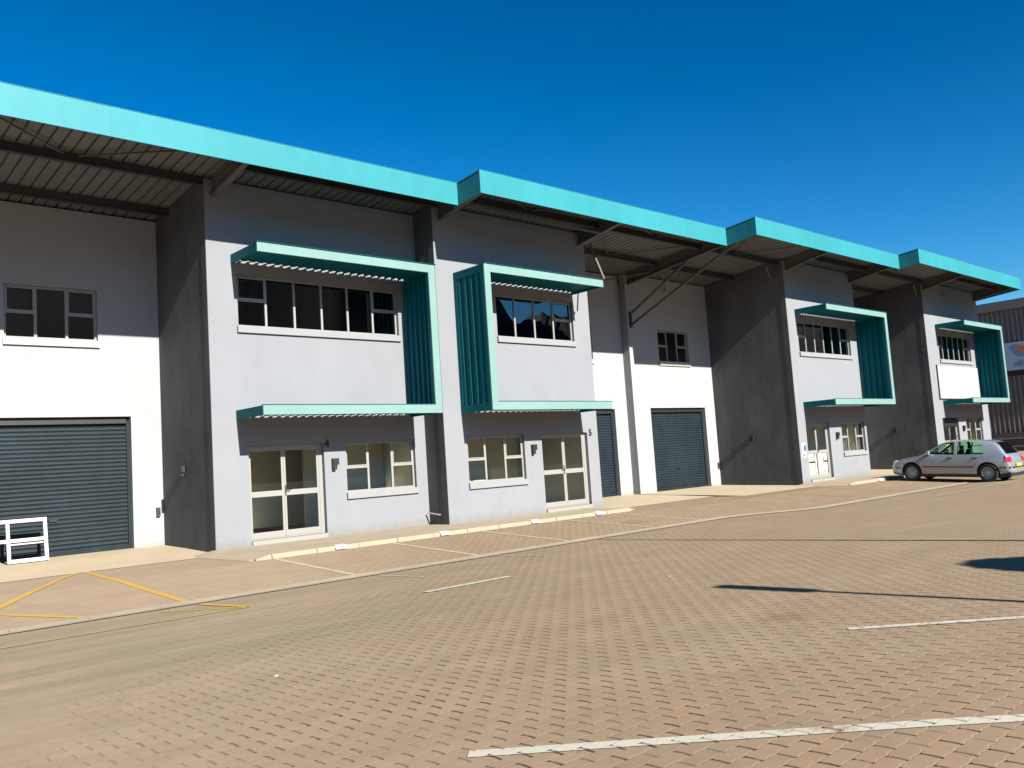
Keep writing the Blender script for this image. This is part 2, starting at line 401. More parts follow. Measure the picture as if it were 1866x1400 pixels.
# cream aprons in front of the roller doors (ramps up to the floor)
def apron(x0, x1, yb, yf, name='concrete_apron'):
    m = MB(); n = 10
    for i in range(n):
        a = x0 + (x1-x0)*i/n; b = x0 + (x1-x0)*(i+1)/n
        m.quad((a, yf, gz(a, yf)+.008), (b, yf, gz(b, yf)+.008), (b, yb-1.3, .10), (a, yb-1.3, .10))
        m.quad((a, yb-1.3, .10), (b, yb-1.3, .10), (b, yb+.5, .16), (a, yb+.5, .16))
    return struct(m.build(name, 'apron', weld=True))
apron(-3, XA + .02, YW, 18.75); apron(XBR - .02, XP + .01, YM5, 17.55); apron(XP + .01, XC + .02, YM6, 16.35); apron(XCR, XD + .02, YM7, 15.3)

# raised walkways with mountable kerbs
def walkway(outline_x0, x1, yk, ybacks, patches, endleft=True):
    x0 = outline_x0; zt = .10; m = MB()
    xs_ = [x0 + .45, *[b[0] for b in ybacks[1:]], x1 - .5]; ys = [b[1] for b in ybacks]
    for i in range(len(ys)): m.box(xs_[i], xs_[i+1], yk + .16, ys[i] + .1, -.3, zt)
    # dropped ends
    m.prism([(x0 - .15, ys[0]+.1, -.3), (x0, yk + .16, -.3), (x0 + .45, yk + .16, -.3), (x0 + .45, ys[0]+.1, -.3)],
            [(x0 - .15, ys[0]+.1, .01), (x0, yk + .16, gz(x0, yk) + .005), (x0 + .45, yk + .16, zt), (x0 + .45, ys[0]+.1, zt)])
    m.prism([(x1 - .5, yk + .16, -.3), (x1, yk + .3, -.3), (x1 + .1, ys[-1]+.1, -.3), (x1 - .5, ys[-1]+.1, -.3)],
            [(x1 - .5, yk + .16, zt), (x1, yk + .3, gz(x1, yk) + .005), (x1 + .1, ys[-1]+.1, .02), (x1 - .5, ys[-1]+.1, zt)])
    struct(m.build('walkway', 'walk'))
    k = MB(); n = round((x1 - x0 - .95) / 1.0); st = (x1 - x0 - .95) / n
    for i in range(n):
        a = x0 + .45 + st*i + .005; b = a + st - .01; j = random.uniform(-.006, .006)
        g0 = gz(a, yk) - .02
        k.prism([(a, yk - .02 + j, g0 - .2), (b, yk - .02 + j, g0 - .2), (b, yk + .158, g0 - .2), (a, yk + .158, g0 - .2)],
                [(a, yk + .06 + j, zt - .008), (b, yk + .06 + j, zt - .008), (b, yk + .158, zt + .004), (a, yk + .158, zt + .004)])
    a, b = x0 + .1, x0 + .44
    k.prism([(a, yk + .02, -.3), (b, yk - .02, -.3), (b, yk + .158, -.3), (a, yk + .158, -.3)],
            [(a, yk + .06, gz(a, yk) + .03), (b, yk + .05, zt), (b, yk + .158, zt), (a, yk + .158, gz(a, yk) + .03)])
    struct(k.build('kerb', 'kerb', bevel=.012))
    for px in patches:
        p = MB(); z0 = gz(px, yk) + .02
        p.quad((px - .14, yk - .012, z0), (px + .14, yk - .012, z0), (px + .14, yk + .052, zt - .002), (px - .14, yk + .052, zt - .002))
        p.quad((px - .14, yk + .052, zt + .002), (px + .14, yk + .052, zt + .002), (px + .14, yk + .15, zt + .012), (px - .14, yk + .15, zt + .012))
        q = p.build('road_marking', 'patch'); struct(q)
walkway(8.0, 20.3, 16.42, [(8.0, YA), (XB, YB)], [10.05, 12.9, 15.9, 18.4])
walkway(30.7, 37.0, 15.1, [(30.7, YC)], [33.2])

# ------------------------------------------------------------------ building pieces
def wall_holes(x0, x1, z0, z1, y, holes, name, mat, parent, th=.23):
    """front wall in the plane y, facing -y, with real openings and reveals"""
    gx = sorted({x0, x1, *[h[0] for h in holes], *[h[1] for h in holes]}); gzz = sorted({z0, z1, *[h[2] for h in holes], *[h[3] for h in holes]})
    inh = lambda cx, cz: any(h[0] < cx < h[1] and h[2] < cz < h[3] for h in holes)
    m = MB(); nx, nz = len(gx) - 1, len(gzz) - 1
    solid = [[not inh((gx[i]+gx[i+1])/2, (gzz[j]+gzz[j+1])/2) for j in range(nz)] for i in range(nx)]
    for i in range(nx):
        for j in range(nz):
            if not solid[i][j]: continue
            a, b, c, d = gx[i], gx[i+1], gzz[j], gzz[j+1]
            m.quad((a, y, c), (b, y, c), (b, y, d), (a, y, d)); m.quad((a, y+th, c), (a, y+th, d), (b, y+th, d), (b, y+th, c))
            for di, dj, q in ((-1, 0, [(a, y, c), (a, y, d), (a, y+th, d), (a, y+th, c)]), (1, 0, [(b, y, c), (b, y+th, c), (b, y+th, d), (b, y, d)]),
                              (0, -1, [(a, y, c), (a, y+th, c), (b, y+th, c), (b, y, c)]), (0, 1, [(a, y, d), (b, y, d), (b, y+th, d), (a, y+th, d)])):
                ii, jj = i+di, j+dj
                if ii < 0 or jj < 0 or ii >= nx or jj >= nz or not solid[ii][jj]: m.quad(*q)
    return m.build(name, mat, parent, weld=True)

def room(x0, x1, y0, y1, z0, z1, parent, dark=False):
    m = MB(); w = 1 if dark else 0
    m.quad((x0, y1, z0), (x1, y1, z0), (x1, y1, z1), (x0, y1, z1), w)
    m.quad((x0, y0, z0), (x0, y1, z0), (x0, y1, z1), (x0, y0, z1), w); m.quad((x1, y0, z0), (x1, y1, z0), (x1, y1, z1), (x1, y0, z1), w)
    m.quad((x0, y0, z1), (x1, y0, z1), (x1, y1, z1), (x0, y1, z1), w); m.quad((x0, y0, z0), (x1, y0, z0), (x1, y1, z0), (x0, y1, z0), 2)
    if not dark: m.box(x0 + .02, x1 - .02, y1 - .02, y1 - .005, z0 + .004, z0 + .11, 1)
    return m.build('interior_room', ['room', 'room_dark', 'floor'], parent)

def window(parent, x0, x1, z0, z1, yw, xsplit, transom, glass='glass', sillmat='sill', fr=.055, rec=.09, sill=True, zt=None):
    """frame with mullions; panes and sill as sub-parts"""
    y0, y1 = yw + rec, yw + rec + .05; m = MB(); g = .004
    m.box(x0+g, x0+fr, y0, y1, z0+g, z1-g); m.box(x1-fr, x1-g, y0, y1, z0+g, z1-g)
    m.box(x0+fr, x1-fr, y0, y1, z0+g, z0+fr*1.1); m.box(x0+fr, x1-fr, y0, y1, z1-fr, z1-g)
    e = [x0 + fr/2] + list(xsplit) + [x1 - fr/2]
    for xm in xsplit: m.box(xm - fr*.55, xm + fr*.55, y0 + .001, y1 - .001, z0 + fr*1.1, z1 - fr)
    cells = []
    zt = zt or (z0 + z1) / 2
    for i in range(len(e) - 1):
        a, b = e[i] + fr*.5, e[i+1] - fr*.5
        if i in transom:
            m.box(a, b, y0 + .002, y1 - .002, zt - .03, zt + .03); cells += [(a, b, z0+fr, zt-.03), (a, b, zt+.03, z1-fr)]
            m.box(a, a+.025, y0-.008, y0+.002, zt+.03, z1-fr); m.box(b-.025, b, y0-.008, y0+.002, zt+.03, z1-fr)  # opening sash
            m.box(a+.025, b-.025, y0-.008, y0+.002, zt+.03, zt+.055); m.box(a+.025, b-.025, y0-.008, y0+.002, z1-fr-.025, z1-fr)
        else: cells.append((a, b, z0+fr, z1-fr))
    w = m.build('window', 'cream', parent)
    for a, b, c, d in cells:
        p = MB().quad((a, y0+.025, c), (b, y0+.025, c), (b, y0+.025, d), (a, y0+.025, d)); p.build('pane', glass, w)
    if sill: MB().box(x0 - .03, x1 + .03, yw - .06, yw - .002, z0 - .15, z0 + .01).build('sill', sillmat, w, bevel=.004)
    return w

def double_door(parent, x0, x1, z0, z1, yw, xm, handle_right=True):
    y0, y1 = yw + .11, yw + .16; m = MB(); g = .004
    m.box(x0+g, x0+.045, y0, y1, z0, z1-g); m.box(x1-.10, x1-g, y0, y1, z0, z1-g); m.box(x0+.045, x1-.10, y0, y1, z1-.07, z1-g)
    m.box(x0+.045, x1-.10, y0, y1, z0, z0 + .03)
    d = m.build('double_door', 'cream', parent)
    zm = z0 + 1.0
    for a, b in ((x0 + .048, xm - .003), (xm + .003, x1 - .103)):
        l = MB(); s0, s1, t0, t1 = y0 + .004, y1 - .004, z0 + .033, z1 - .073
        l.box(a, a+.05, s0, s1, t0, t1); l.box(b-.06, b, s0, s1, t0, t1)
        l.box(a+.05, b-.06, s0, s1, t0, t0+.14); l.box(a+.05, b-.06, s0, s1, t1-.06, t1); l.box(a+.05, b-.06, s0, s1, zm, zm + .13)
        lf = l.build('door_leaf', 'cream', d)
        p = MB(); p.quad((a+.05, s0+.02, t0+.14), (b-.06, s0+.02, t0+.14), (b-.06, s0+.02, zm), (a+.05, s0+.02, zm))
        p.quad((a+.05, s0+.02, zm+.13), (b-.06, s0+.02, zm+.13), (b-.06, s0+.02, t1-.06), (a+.05, s0+.02, t1-.06)); p.build('pane', 'glass', d)
    h = MB(); hx = xm + (.03 if handle_right else -.03)
    h.box(hx-.012, hx+.012, y0-.012, y0-.001, zm+.0, zm+.24); h.tube((hx, y0-.012, zm+.13), (hx, y0-.06, zm+.13), .009, n=8)
    sg = .12 if handle_right else -.12
    h.bar((hx, y0-.055, zm+.13), (hx + sg, y0-.055, zm+.13), .018); h.build('handle', 'black', d)
    MB().box(x0 + .01, x1 - .01, yw - .05, yw + .17, z0 - .12, z0).build('threshold', 'cream', d, bevel=.004)
    return d

def roller(parent, x0, x1, z0, z1, yw):
    """horizontally ribbed steel curtain in the opening, with side guides and the roll housing"""
    m = MB(); y = yw + .20; pitch = .0985; n = int((z1 - z0) / pitch) + 1; pr = []
    for i in range(n):
        zb = z0 + i * pitch
        for k, (dz, dy) in enumerate(((0, 0), (.018, -.004), (.030, -.016), (.052, -.022), (.074, -.016), (.086, -.004))):
            if zb + dz < z1: pr.append((zb + dz, y + dy))
    for (za, ya), (zb, yb) in zip(pr[:-1], pr[1:]): m.quad((x0, ya, za), (x1, ya, za), (x1, yb, zb), (x0, yb, zb))
    o = m.build('roller_door', 'slate', parent, weld=True)
    MB().box(x0 + .03, x1 - .03, y - .035, y + .02, z0 - .02, z0 + .10).build('bottom_rail', 'slate', o, bevel=.006)
    for ga in (x0 + .002, x1 - .07): MB().box(ga, ga + .068, y - .05, y + .01, z0, z1).build('guide_rail', 'slate', o)
    MB().box(x0 + .072, x1 - .072, y - .10, y + .02, z1 - .17, z1 - .01).build('roll_housing', 'black', o, bevel=.01)
    MB().box((x0+x1)/2 - .09, (x0+x1)/2 + .09, y - .05, y - .026, z0 + .78, z0 + .83).build('lock_handle', 'black', o, bevel=.004)
    return o

def corr(m, a, b, up, nrm, period, depth, seg=(.0, .42, .55, .87), mi=0):
    """trapezoid-profiled sheet: runs from a to b (profile direction), ribs along vector up, depth along nrm"""
    a = Vector(a); b = Vector(b); L = (b - a).length; d = (b - a) / L; up = Vector(up); nv = Vector(nrm); k = 0; P = []
    n = max(1, round(L / period)); per = L / n
    for i in range(n):
        for s, h in zip(seg, (0, 0, 1, 1)): P.append((i*per + s*per, h))
    P.append((L, 0))
    for (s0, h0), (s1, h1) in zip(P[:-1], P[1:]):
        p, q = a + d*s0 + nv*(h0*depth), a + d*s1 + nv*(h1*depth)
        m.quad(p, q, q + up, p + up, mi)
    return m

def canopy(parent, x0, x1, yw, yf, side, xin=None, z0=3.03, z1=6.94):
    """C-shaped projecting frame round the upper window: two shelves joined by a corrugated side panel"""
    H = .215; t = .05; W = .215
    cp = MB()
    for zb, zt in ((z0, z0 + H), (z1 - H, z1)):
        cp.box(x0, x1, yf, yf + t, zb, zt)                       # front rail

    px0, px1 = (x1 - W, x1) if side == 'R' else (x0, x0 + W)
    cp.box(px0, px1, yf, yf + t, z0 + H, z1 - H)                  # front post
    xo = x1 - t if side == 'R' else x0
    ixa, ixb = (px0, px0 + .02) if side == 'R' else (px1 - .02, px1)
    c = cp.build('window_canopy', 'mint_lit', parent, bevel=.003)
    MB().box(ixa, ixb, yf + t, yf + .16, z0 + H, z1 - H).build('post_return', 'teal', c)  # darker tone stands in for shade on the inner side
    for zb, zt in ((z0, z0 + H), (z1 - H, z1)):
        for xe in (x0, x1 - t): MB().box(xe + .001, xe + t - .001, yf + t, yw - .002, zb + .001, zt - .001).build('end_plate', 'teal', c)  # frame ends, painted darker in place of shade
    a, b = (x0, px0 - .001) if side == 'R' else (px1 + .001, x1)
    for xa_, xb_, zz, ov_ in ((x0 - .012, x1 + .04, z1, .03), (a, b, z0 + H, .012)):
        fl = MB(); ya_, yb_ = yf - ov_, yf + .09                   # folded Z flashing, one closed section
        sec = [(ya_, zz + .02), (ya_, zz + .012), (yf + .012, zz + .012), (yf + .012, zz + .001), (yf + .03, zz + .001), (yf + .03, zz + .012), (yb_, zz + .012), (yb_, zz + .02)]
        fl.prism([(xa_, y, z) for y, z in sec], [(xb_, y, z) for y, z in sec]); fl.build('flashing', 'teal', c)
    # shelf sheets stop short of the wall so that sun falls through the slot, between fixing straps
    for zb in (z0 + .075, z1 - H + .075):
        s = MB(); corr(s, (x0 + t, yf + t, zb), (x1 - t, yf + t, zb), (0, yw - .055 - yf - t, 0), (0, 0, 1), .215, .022)
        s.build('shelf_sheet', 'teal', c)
        n = round((x1 - x0) / .215)
        for i in range(1, n):
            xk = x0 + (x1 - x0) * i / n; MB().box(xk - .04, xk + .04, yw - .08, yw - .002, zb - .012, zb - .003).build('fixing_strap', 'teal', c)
    # side panel
    s = MB()
    xa = x1 - .045 if side == 'R' else x0 + .045; nrm = (-1, 0, 0) if side == 'R' else (1, 0, 0)
    if side == 'R':
        corr(s, (xa, yf + .05, z0 + H), (xa, yw - .01, z0 + H), (0, 0, z1 - z0 - 2*H), (-1, 0, 0), .235, .06)
    else:
        corr(s, (xa, yf + .18, z0 + H), (xa, yw - .14, z0 + H), (0, 0, z1 - z0 - 2*H), (-1, 0, 0), .235, .04)
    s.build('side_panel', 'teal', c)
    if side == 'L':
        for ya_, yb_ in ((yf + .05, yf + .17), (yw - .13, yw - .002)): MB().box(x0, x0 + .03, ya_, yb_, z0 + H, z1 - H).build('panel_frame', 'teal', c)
    return c

def rafter(parent, x, ywall, yfr, mat='steel', d0=.46, d1=.34):
    """sloping I-beam under the roof sheet, carrying the overhang"""
    m = MB(); zt0, zt1 = sheet(ywall) - .012, sheet(yfr) - .012; w = .15; f = .016
    def bar(za0, za1, zb0, zb1, hw):
        m.prism([(x-hw, ywall, za0), (x+hw, ywall, za0), (x+hw, yfr, zb0), (x-hw, yfr, zb0)], [(x-hw, ywall, za1), (x+hw, ywall, za1), (x+hw, yfr, zb1), (x-hw, yfr, zb1)])
    bar(zt0 - f, zt0, zt1 - f, zt1, w/2); bar(zt0 - d0, zt0 - d0 + f, zt1 - d1, zt1 - d1 + f, w/2); bar(zt0 - d0 + f, zt0 - f, zt1 - d1 + f, zt1 - f, .006)
    return m.build('rafter', mat, parent)

def purlin(parent, x0, x1, y, mat='steel_dark'):
    z = sheet(y) - .02; m = MB()
    m.box(x0, x1, y - .005, y + .005, z - .20, z); m.box(x0, x1, y + .006, y + .065, z - .012, z); m.box(x0, x1, y - .065, y - .006, z - .20, z - .188)
    m.box(x0, x1, y + .006, y + .065, z - .20, z - .188)
    return m.build('purlin', mat, parent)

def roof(parent, x0, x1, yf, yb=34.0):
    m = MB(); za, zb = sheet(yf + .03), sheet(yb); dy = yb - yf - .03
    corr(m, (x0, yf + .03, za), (x1, yf + .03, za), (0, dy, zb - za), (0, 0, 1), .262, .05, (0.0, .80, .83, .97))
    m.prism([(x0, yf+.03, za+.06), (x1, yf+.03, za+.06), (x1, yb, zb+.06), (x0, yb, zb+.06)], [(x0, yf+.03, za+.085), (x1, yf+.03, za+.085), (x1, yb, zb+.085), (x0, yb, zb+.085)])
    return m.build('roof', 'roof', parent)

def fascia(parent, x0, x1, yf, yprev, right_end=False):
    """deep folded edge of the roof: the long face and the short return where the row steps forward"""
    zt, zb = sheet(yf) + .12, sheet(yf) - .49; m = MB()
    n = max(1, round((x1 - x0) / 4.2)); st = (x1 - x0) / n
    for i in range(n):
        a, b = x0 + i*st, x0 + (i+1)*st
        m.box(a, b, yf + .0025*(i % 2), yf + .03, zb + .001*(i % 2), zt)
    o = m.build('fascia', 'fascia', parent)
    if yprev:
        q = MB(); zt2, zb2 = sheet(yprev) + .12, sheet(yprev) - .49
        q.prism([(x0, yf + .031, zb), (x0 + .03, yf + .031, zb), (x0 + .03, yprev + .2, zb2 - .02), (x0, yprev + .2, zb2 - .02)],
                [(x0, yf + .031, zt), (x0 + .03, yf + .031, zt), (x0 + .03, yprev + .2, zt2 - .02), (x0, yprev + .2, zt2 - .02)])
        q.build('return_panel', 'fascia', o)
    if right_end:
        q = MB(); yb = 30; q.prism([(x1 - .03, yf + .031, zb), (x1, yf + .031, zb), (x1, yb, sheet(yb) - .49), (x1 - .03, yb, sheet(yb) - .49)],
                [(x1 - .03, yf + .031, zt), (x1, yf + .031, zt), (x1, yb, sheet(yb) + .12), (x1 - .03, yb, sheet(yb) + .12)])
        q.build('return_panel', 'fascia', o)
    # top capping
    MB().box(x0, x1, yf - .008, yf + .045, zt + .001, zt + .008).build('capping', 'fascia', o)
    return o

def rod(parent, a, b, w=.05, name='brace', mat='steel'):
    return MB().bar(a, b, w, w).build(name, mat, parent)

def grid_splits(x0, x1, n): return [x0 + (x1-x0)*i/n for i in range(1, n)]

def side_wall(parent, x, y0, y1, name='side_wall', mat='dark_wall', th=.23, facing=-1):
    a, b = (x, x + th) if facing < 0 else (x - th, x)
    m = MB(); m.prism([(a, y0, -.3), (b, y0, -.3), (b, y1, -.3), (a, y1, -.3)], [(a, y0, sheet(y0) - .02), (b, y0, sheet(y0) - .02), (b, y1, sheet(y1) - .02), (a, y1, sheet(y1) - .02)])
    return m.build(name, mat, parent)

GR = 'units of the stepped warehouse row'
def block(u, x0, x1, yf, ybk, door, low, up, nup, can, side, xm, left_face=True):
    """two-storey office bay projecting from the hall"""
    zt = sheet(yf + .2) - .035; th = .23
    holes = [(door[0], door[1], .20, door[2]), low, up]
    wall_holes(x0, x1, -.3, zt, yf, holes, 'front_wall', 'grey_wall', u)
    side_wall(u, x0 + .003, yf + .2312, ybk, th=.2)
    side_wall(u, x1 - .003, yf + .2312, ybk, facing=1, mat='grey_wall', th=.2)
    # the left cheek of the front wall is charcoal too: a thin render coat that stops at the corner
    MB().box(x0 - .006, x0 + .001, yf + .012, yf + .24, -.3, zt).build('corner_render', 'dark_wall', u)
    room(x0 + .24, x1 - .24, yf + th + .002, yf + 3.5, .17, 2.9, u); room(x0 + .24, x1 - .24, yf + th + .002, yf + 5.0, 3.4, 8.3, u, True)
    MB().box(low[0] - .25, low[1] + .12, yf + 1.7, yf + 1.78, .17, 2.88).build('partition', 'room', u)
    double_door(u, door[0], door[1], .20, door[2], yf, xm, side == 'R')
    w3 = (low[1] - low[0]) / 3
    window(u, *low, yf, [low[0] + w3*.98, low[1] - w3*.98], {0, 2})
    tr = {0, nup - 1} if nup == 6 else {nup - 1}
    window(u, *up, yf, grid_splits(up[0], up[1], nup), tr, glass='glass_up', fr=.05, zt=up[2] + .66)
    canopy(u, can[0], can[1], yf, can[2], side)
    for xj in (x0 + .34,): MB().box(xj, xj + .008, yf - .0012, yf + .001, .1, zt).build('movement_joint', 'sill', u)

def hall(u, x0, x1, y, rd, win, nwin=3, jl=None):
    """recessed hall wall with roller door and high window"""
    holes = [(rd[0], rd[1], -.29, 3.377), win]
    wall_holes(x0, x1, -.3, sheet(y + .2) - .035, y, holes, 'hall_wall', 'white_wall', u)
    roller(u, rd[0], rd[1], .17, 3.377, y); window(u, *win, y, grid_splits(win[0], win[1], nwin), {0, 2}, 'glass_up', 'sill_white', fr=.06)
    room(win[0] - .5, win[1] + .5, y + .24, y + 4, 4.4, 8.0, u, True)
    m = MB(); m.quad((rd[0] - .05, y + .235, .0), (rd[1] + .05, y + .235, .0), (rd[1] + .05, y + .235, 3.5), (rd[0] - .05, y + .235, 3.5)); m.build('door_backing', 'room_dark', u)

# ---- unit 4
u4 = thing('warehouse_unit', (XA, YA, 0), 'nearest warehouse unit at left, with number 4 beside its glass doors', 'building', GR)
wl = (4.95, 6.975, 5.20, 6.48)
hall(u4, -3.0, XA, YW, (4.2, 7.704), wl)
block(u4, XA, XB, YA, 34, (9.30, 11.30, 2.41), (11.93, 14.10, 1.13, 2.42), (9.165, 13.78, 5.235, 6.49), 6, (9.03, 14.06, 17.727), 'R', 10.24)
roof(u4, XS[0], XS[1], YF[0]); fascia(u4, XS[0], XS[1], YF[0], None)
for x in (2.8, 8.66): rafter(u4, x, YA if x > 8 else YW, YF[0] + .05)
for y in (19.12,): purlin(u4, XS[0], XA - .01, y)
purlin(u4, XS[0], XA - .01, 21.2); purlin(u4, XA + .30, XB - .01, 18.0)
for (a, b) in (((5.7, 19.0), (8.5, 17.25)), ((5.4, 19.0), (2.9, 17.25))): rod(u4, (a[0], a[1], sheet(a[1]) - .10), (b[0], b[1], sheet(b[1]) - .07), .035)
rod(u4, (8.55, 17.4, 8.75), (8.75, 18.3, 8.42), .035)
text_mesh('4', .27, 'unit_number', 'black', Matrix.Translation((11.385, YA - .012, 2.385)) @ FACE_S, u4, .02, .006)

# ---- unit 5
u5 = thing('warehouse_unit', (XB, YB, 0), 'second warehouse unit, with number 5 right of its glass doors', 'building', GR)
hall(u5, XBR, XP, YM5, (21.45, 24.93), (21.9, 23.93, 5.20, 6.48))
block(u5, XB, XBR, YB, 33.9, (18.10, 20.10, 2.41), (15.24, 17.39, 1.13, 2.42), (16.62, 19.84, 5.235, 6.49), 4, (15.087, 19.874, 16.918), 'L', 19.11)
roof(u5, XS[1], XS[2], YF[1]); fascia(u5, XS[1], XS[2], YF[1], YF[0])
rafter(u5, 14.72, YB, YF[1] + .05); rafter(u5, 20.35, YB, YF[1] + .05)
purlin(u5, XB + .05, XP - .02, 17.35); purlin(u5, XBR + .01, XP - .02, 19.25)
rod(u5, (14.8, 17.15, 8.52), (20.25, 17.15, 8.50), .06)
rod(u5, (20.35, 17.75, 8.30), (20.02, 16.99, 7.0), .05)
for (a, b) in (((23.2, 17.3), (25.3, 16.3)), ((23.0, 17.3), (20.6, 16.3)), ((17.4, 17.3), (19.9, 16.3)), ((17.2, 17.3), (15.0, 16.3)), ((23.2, 19.2), (25.4, 17.5)), ((22.9, 19.2), (20.7, 17.5))):
    rod(u5, (a[0], a[1], sheet(a[1]) - .10), (b[0], b[1], sheet(b[1]) - .07), .035)
rod(u5, (23.3, 21.1, 7.95), (25.4, 19.4, 8.25), .04)
text_mesh('5', .27, 'unit_number', 'black', Matrix.Translation((20.24, YB - .012, 2.39)) @ FACE_S, u5, .02, .006)

# ---- unit 6
u6 = thing('warehouse_unit', (XC, YC, 0), 'third warehouse unit, whose roller door stands alone between a pillar and a tall dark wall', 'building', GR)
hall(u6, XP + .0, XC, YM6, (26.694, 30.301), (27.5, 29.49, 5.20, 6.48))
block(u6, XC, XCR, YC, 33.8, (31.62, 33.50, 2.41), (34.53, 36.62, 1.15, 2.42), (31.70, 36.10, 5.225, 6.49), 6, (31.59, 36.86, 15.792), 'R', 32.55)
m = MB(); m.box(XP - .005, XP + .215, YM6 - .05, YM6 - .001, -.3, 8.15); m.box(XP - .005, XP - .001, YM6 - .001, YM5, -.3, 8.15)
m.build('pilaster', 'white_wall', u6)
MB().box(XP + .225, XP + .235, YM6 - .0015, YM6 + .001, .1, 8.1).build('movement_joint', 'sill', u6)
roof(u6, XS[2], XS[3], YF[2]); fascia(u6, XS[2], XS[3], YF[2], YF[1])
rafter(u6, 25.83, YM6 - .05, YF[2] + .05); rafter(u6, 31.22, YC, YF[2] + .05, d1=.30); rafter(u6, 36.55, YC, YF[2] + .05)
purlin(u6, XP + .05, XC - .01, 17.35); purlin(u6, XP + .05, XC - .01, 19.35); purlin(u6, XC + .3, XS[3], 16.3); purlin(u6, XP, XS[3] - .02, 15.25)
MB().box(25.75, 25.90, YM6 - .09, YM6 - .052, 6.45, 7.05).build('bracket_plate', 'steel_dark', u6)
rod(u6, (25.83, YM6 - .10, 6.98), (25.83, 18.0, 8.42), .075); rod(u6, (25.83, YM6 - .10, 6.55), (25.83, 15.75, 8.70), .085)
for (a, b) in (((28.2, 17.3), (30.6, 15.3)), ((28.0, 17.3), (26.1, 15.3))): rod(u6, (a[0], a[1], sheet(a[1]) - .10), (b[0], b[1], sheet(b[1]) - .07), .035)
rod(u6, (30.2, 17.4, 8.6), (30.9, 17.6, 8.15), .05); rod(u6, (26.1, 19.3, 8.35), (28.2, 20.8, 8.1), .05)

# ---- unit 7
u7 = thing('warehouse_unit', (XD, YD, 0), 'farthest warehouse unit at right end of the row, behind the silver hatchback', 'building', GR)
hall(u7, XCR, XD, YM7, (37.6, 41.1), (38.4, 40.3, 5.2, 6.48))
block(u7, XD, XDR, YD, 33.7, (43.20, 45.15, 2.41), (46.15, 48.30, 1.13, 2.42), (43.72, 47.85, 5.235, 6.49), 6, (43.50, 48.54, 15.023), 'R', 44.2)
roof(u7, XS[3], XS[4], YF[3]); fascia(u7, XS[3], XS[4], YF[3], YF[2], True)
rafter(u7, 42.57, YD, YF[3] + .05, d1=.30); rafter(u7, 49.1, YD, YF[3] + .05)
purlin(u7, XCR, XD - .01, 16.3); purlin(u7, XCR, XD - .01, 18.2); purlin(u7, XD + .3, XS[4] - .05, 15.3)
rod(u7, (45.5, 15.6, 8.9), (44.6, 16.3, 8.45), .06); rod(u7, (45.6, 15.3, 8.95), (48.8, 14.4, 9.05), .04)
rod(u7, (41.6, 16.4, 8.75), (42.3, 16.6, 8.3), .05)
g = MB()                                                          # black burglar bars over the last door
for i in range(8): g.box(43.26 + i*.262, 43.275 + i*.262, YD + .06, YD + .075, .22, 2.38)
for z in (.5, 1.0, 1.5, 2.0): g.box(43.26, 45.11, YD + .076, YD + .088, z, z + .02)
g.box(43.22, 45.12, YD + .06, YD + .09, 1.98, 2.39); g.build('security_gate', 'black', u7)
# closing walls so the row stays a solid building from the side
struct_end = MB(); struct_end.prism([(-3.2, YW, -.3), (-3.0, YW, -.3), (-3.0, 34, -.3), (-3.2, 34, -.3)], [(-3.2, YW, sheet(YW)-.03), (-3.0, YW, sheet(YW)-.03), (-3.0, 34, sheet(34)-.03), (-3.2, 34, sheet(34)-.03)])
struct_end.build('end_wall', 'grey_wall', u4)
for uu, a, b in ((u4, XS[0], XS[1]), (u5, XS[1], XS[2]), (u6, XS[2], XS[3]), (u7, XS[3], XS[4])):
    MB().box(a, b, 33.95, 34.15, -.3, sheet(34) - .03).build('back_wall', 'grey_wall', uu)

# ------------------------------------------------------------------ wall lights and small fittings
def wall_light(x, y, z, face, label):
    t = thing('wall_light', (x, y, z), label, 'wall light', 'black wall lights')
    if face == 'S':
        MB().box(x-.085, x+.085, y-.10, y-.012, z-.02, z+.14).build('housing', 'black', t, bevel=.006)
        MB().box(x-.085, x+.02, y-.10, y-.012, z-.14, z-.021).build('lamp', 'black', t, bevel=.006)
        MB().box(x-.06, x+.06, y-.0115, y+.001, z-.08, z+.12).build('wall_plate', 'black', t)
    else:
        MB().box(x-.10, x-.012, y-.10, y+.10, z-.03, z+.13).build('housing', 'black', t, bevel=.006)
        MB().box(x-.10, x-.03, y-.06, y+.06, z-.12, z-.031).build('lamp', 'black', t, bevel=.006)
        MB().box(x-.0115, x+.001, y-.06, y+.06, z-.08, z+.12).build('wall_plate', 'black', t)
wall_light(11.58, YA, 1.88, 'S', 'black wall light between the doors and window of unit 4')
wall_light(17.72, YB, 1.97, 'S', 'black wall light between the window and doors of unit 5')
wall_light(34.06, YC, 1.86, 'S', 'black wall light beside the doors of the third unit, left of its lower window')
wall_light(45.66, YD, 1.86, 'S', 'black wall light on the farthest unit, above the parked hatchback')
wall_light(XA - .005, 20.72, 1.93, 'W', 'black light on the charcoal side wall nearest the big roller door')
wall_light(XC - .005, 19.17, 1.94, 'W', 'black light on the tall charcoal side wall right of the narrow roller door')
wall_light(XD - .005, 18.32, 1.94, 'W', 'black light on the charcoal side wall behind the silver hatchback')
def socket_box(x, y, z, label):
    t = thing('socket_box', (x, y, z), label, 'socket box', 'corner socket boxes')
    MB().box(x-.05, x+.04, y-.07, y-.002, z-.11, z+.11).build('cover', 'steel_dark', t, bevel=.005)
    MB().box(x-.012, x+.012, y-.10, y-.071, z-.03, z+.03).build('latch', 'black', t)
socket_box(8.30, YW, .98, 'small dark box low on the white wall beside the nearest charcoal wall')
socket_box(30.90, YM6, .96, 'small dark box low on the white wall right of the narrow roller door')

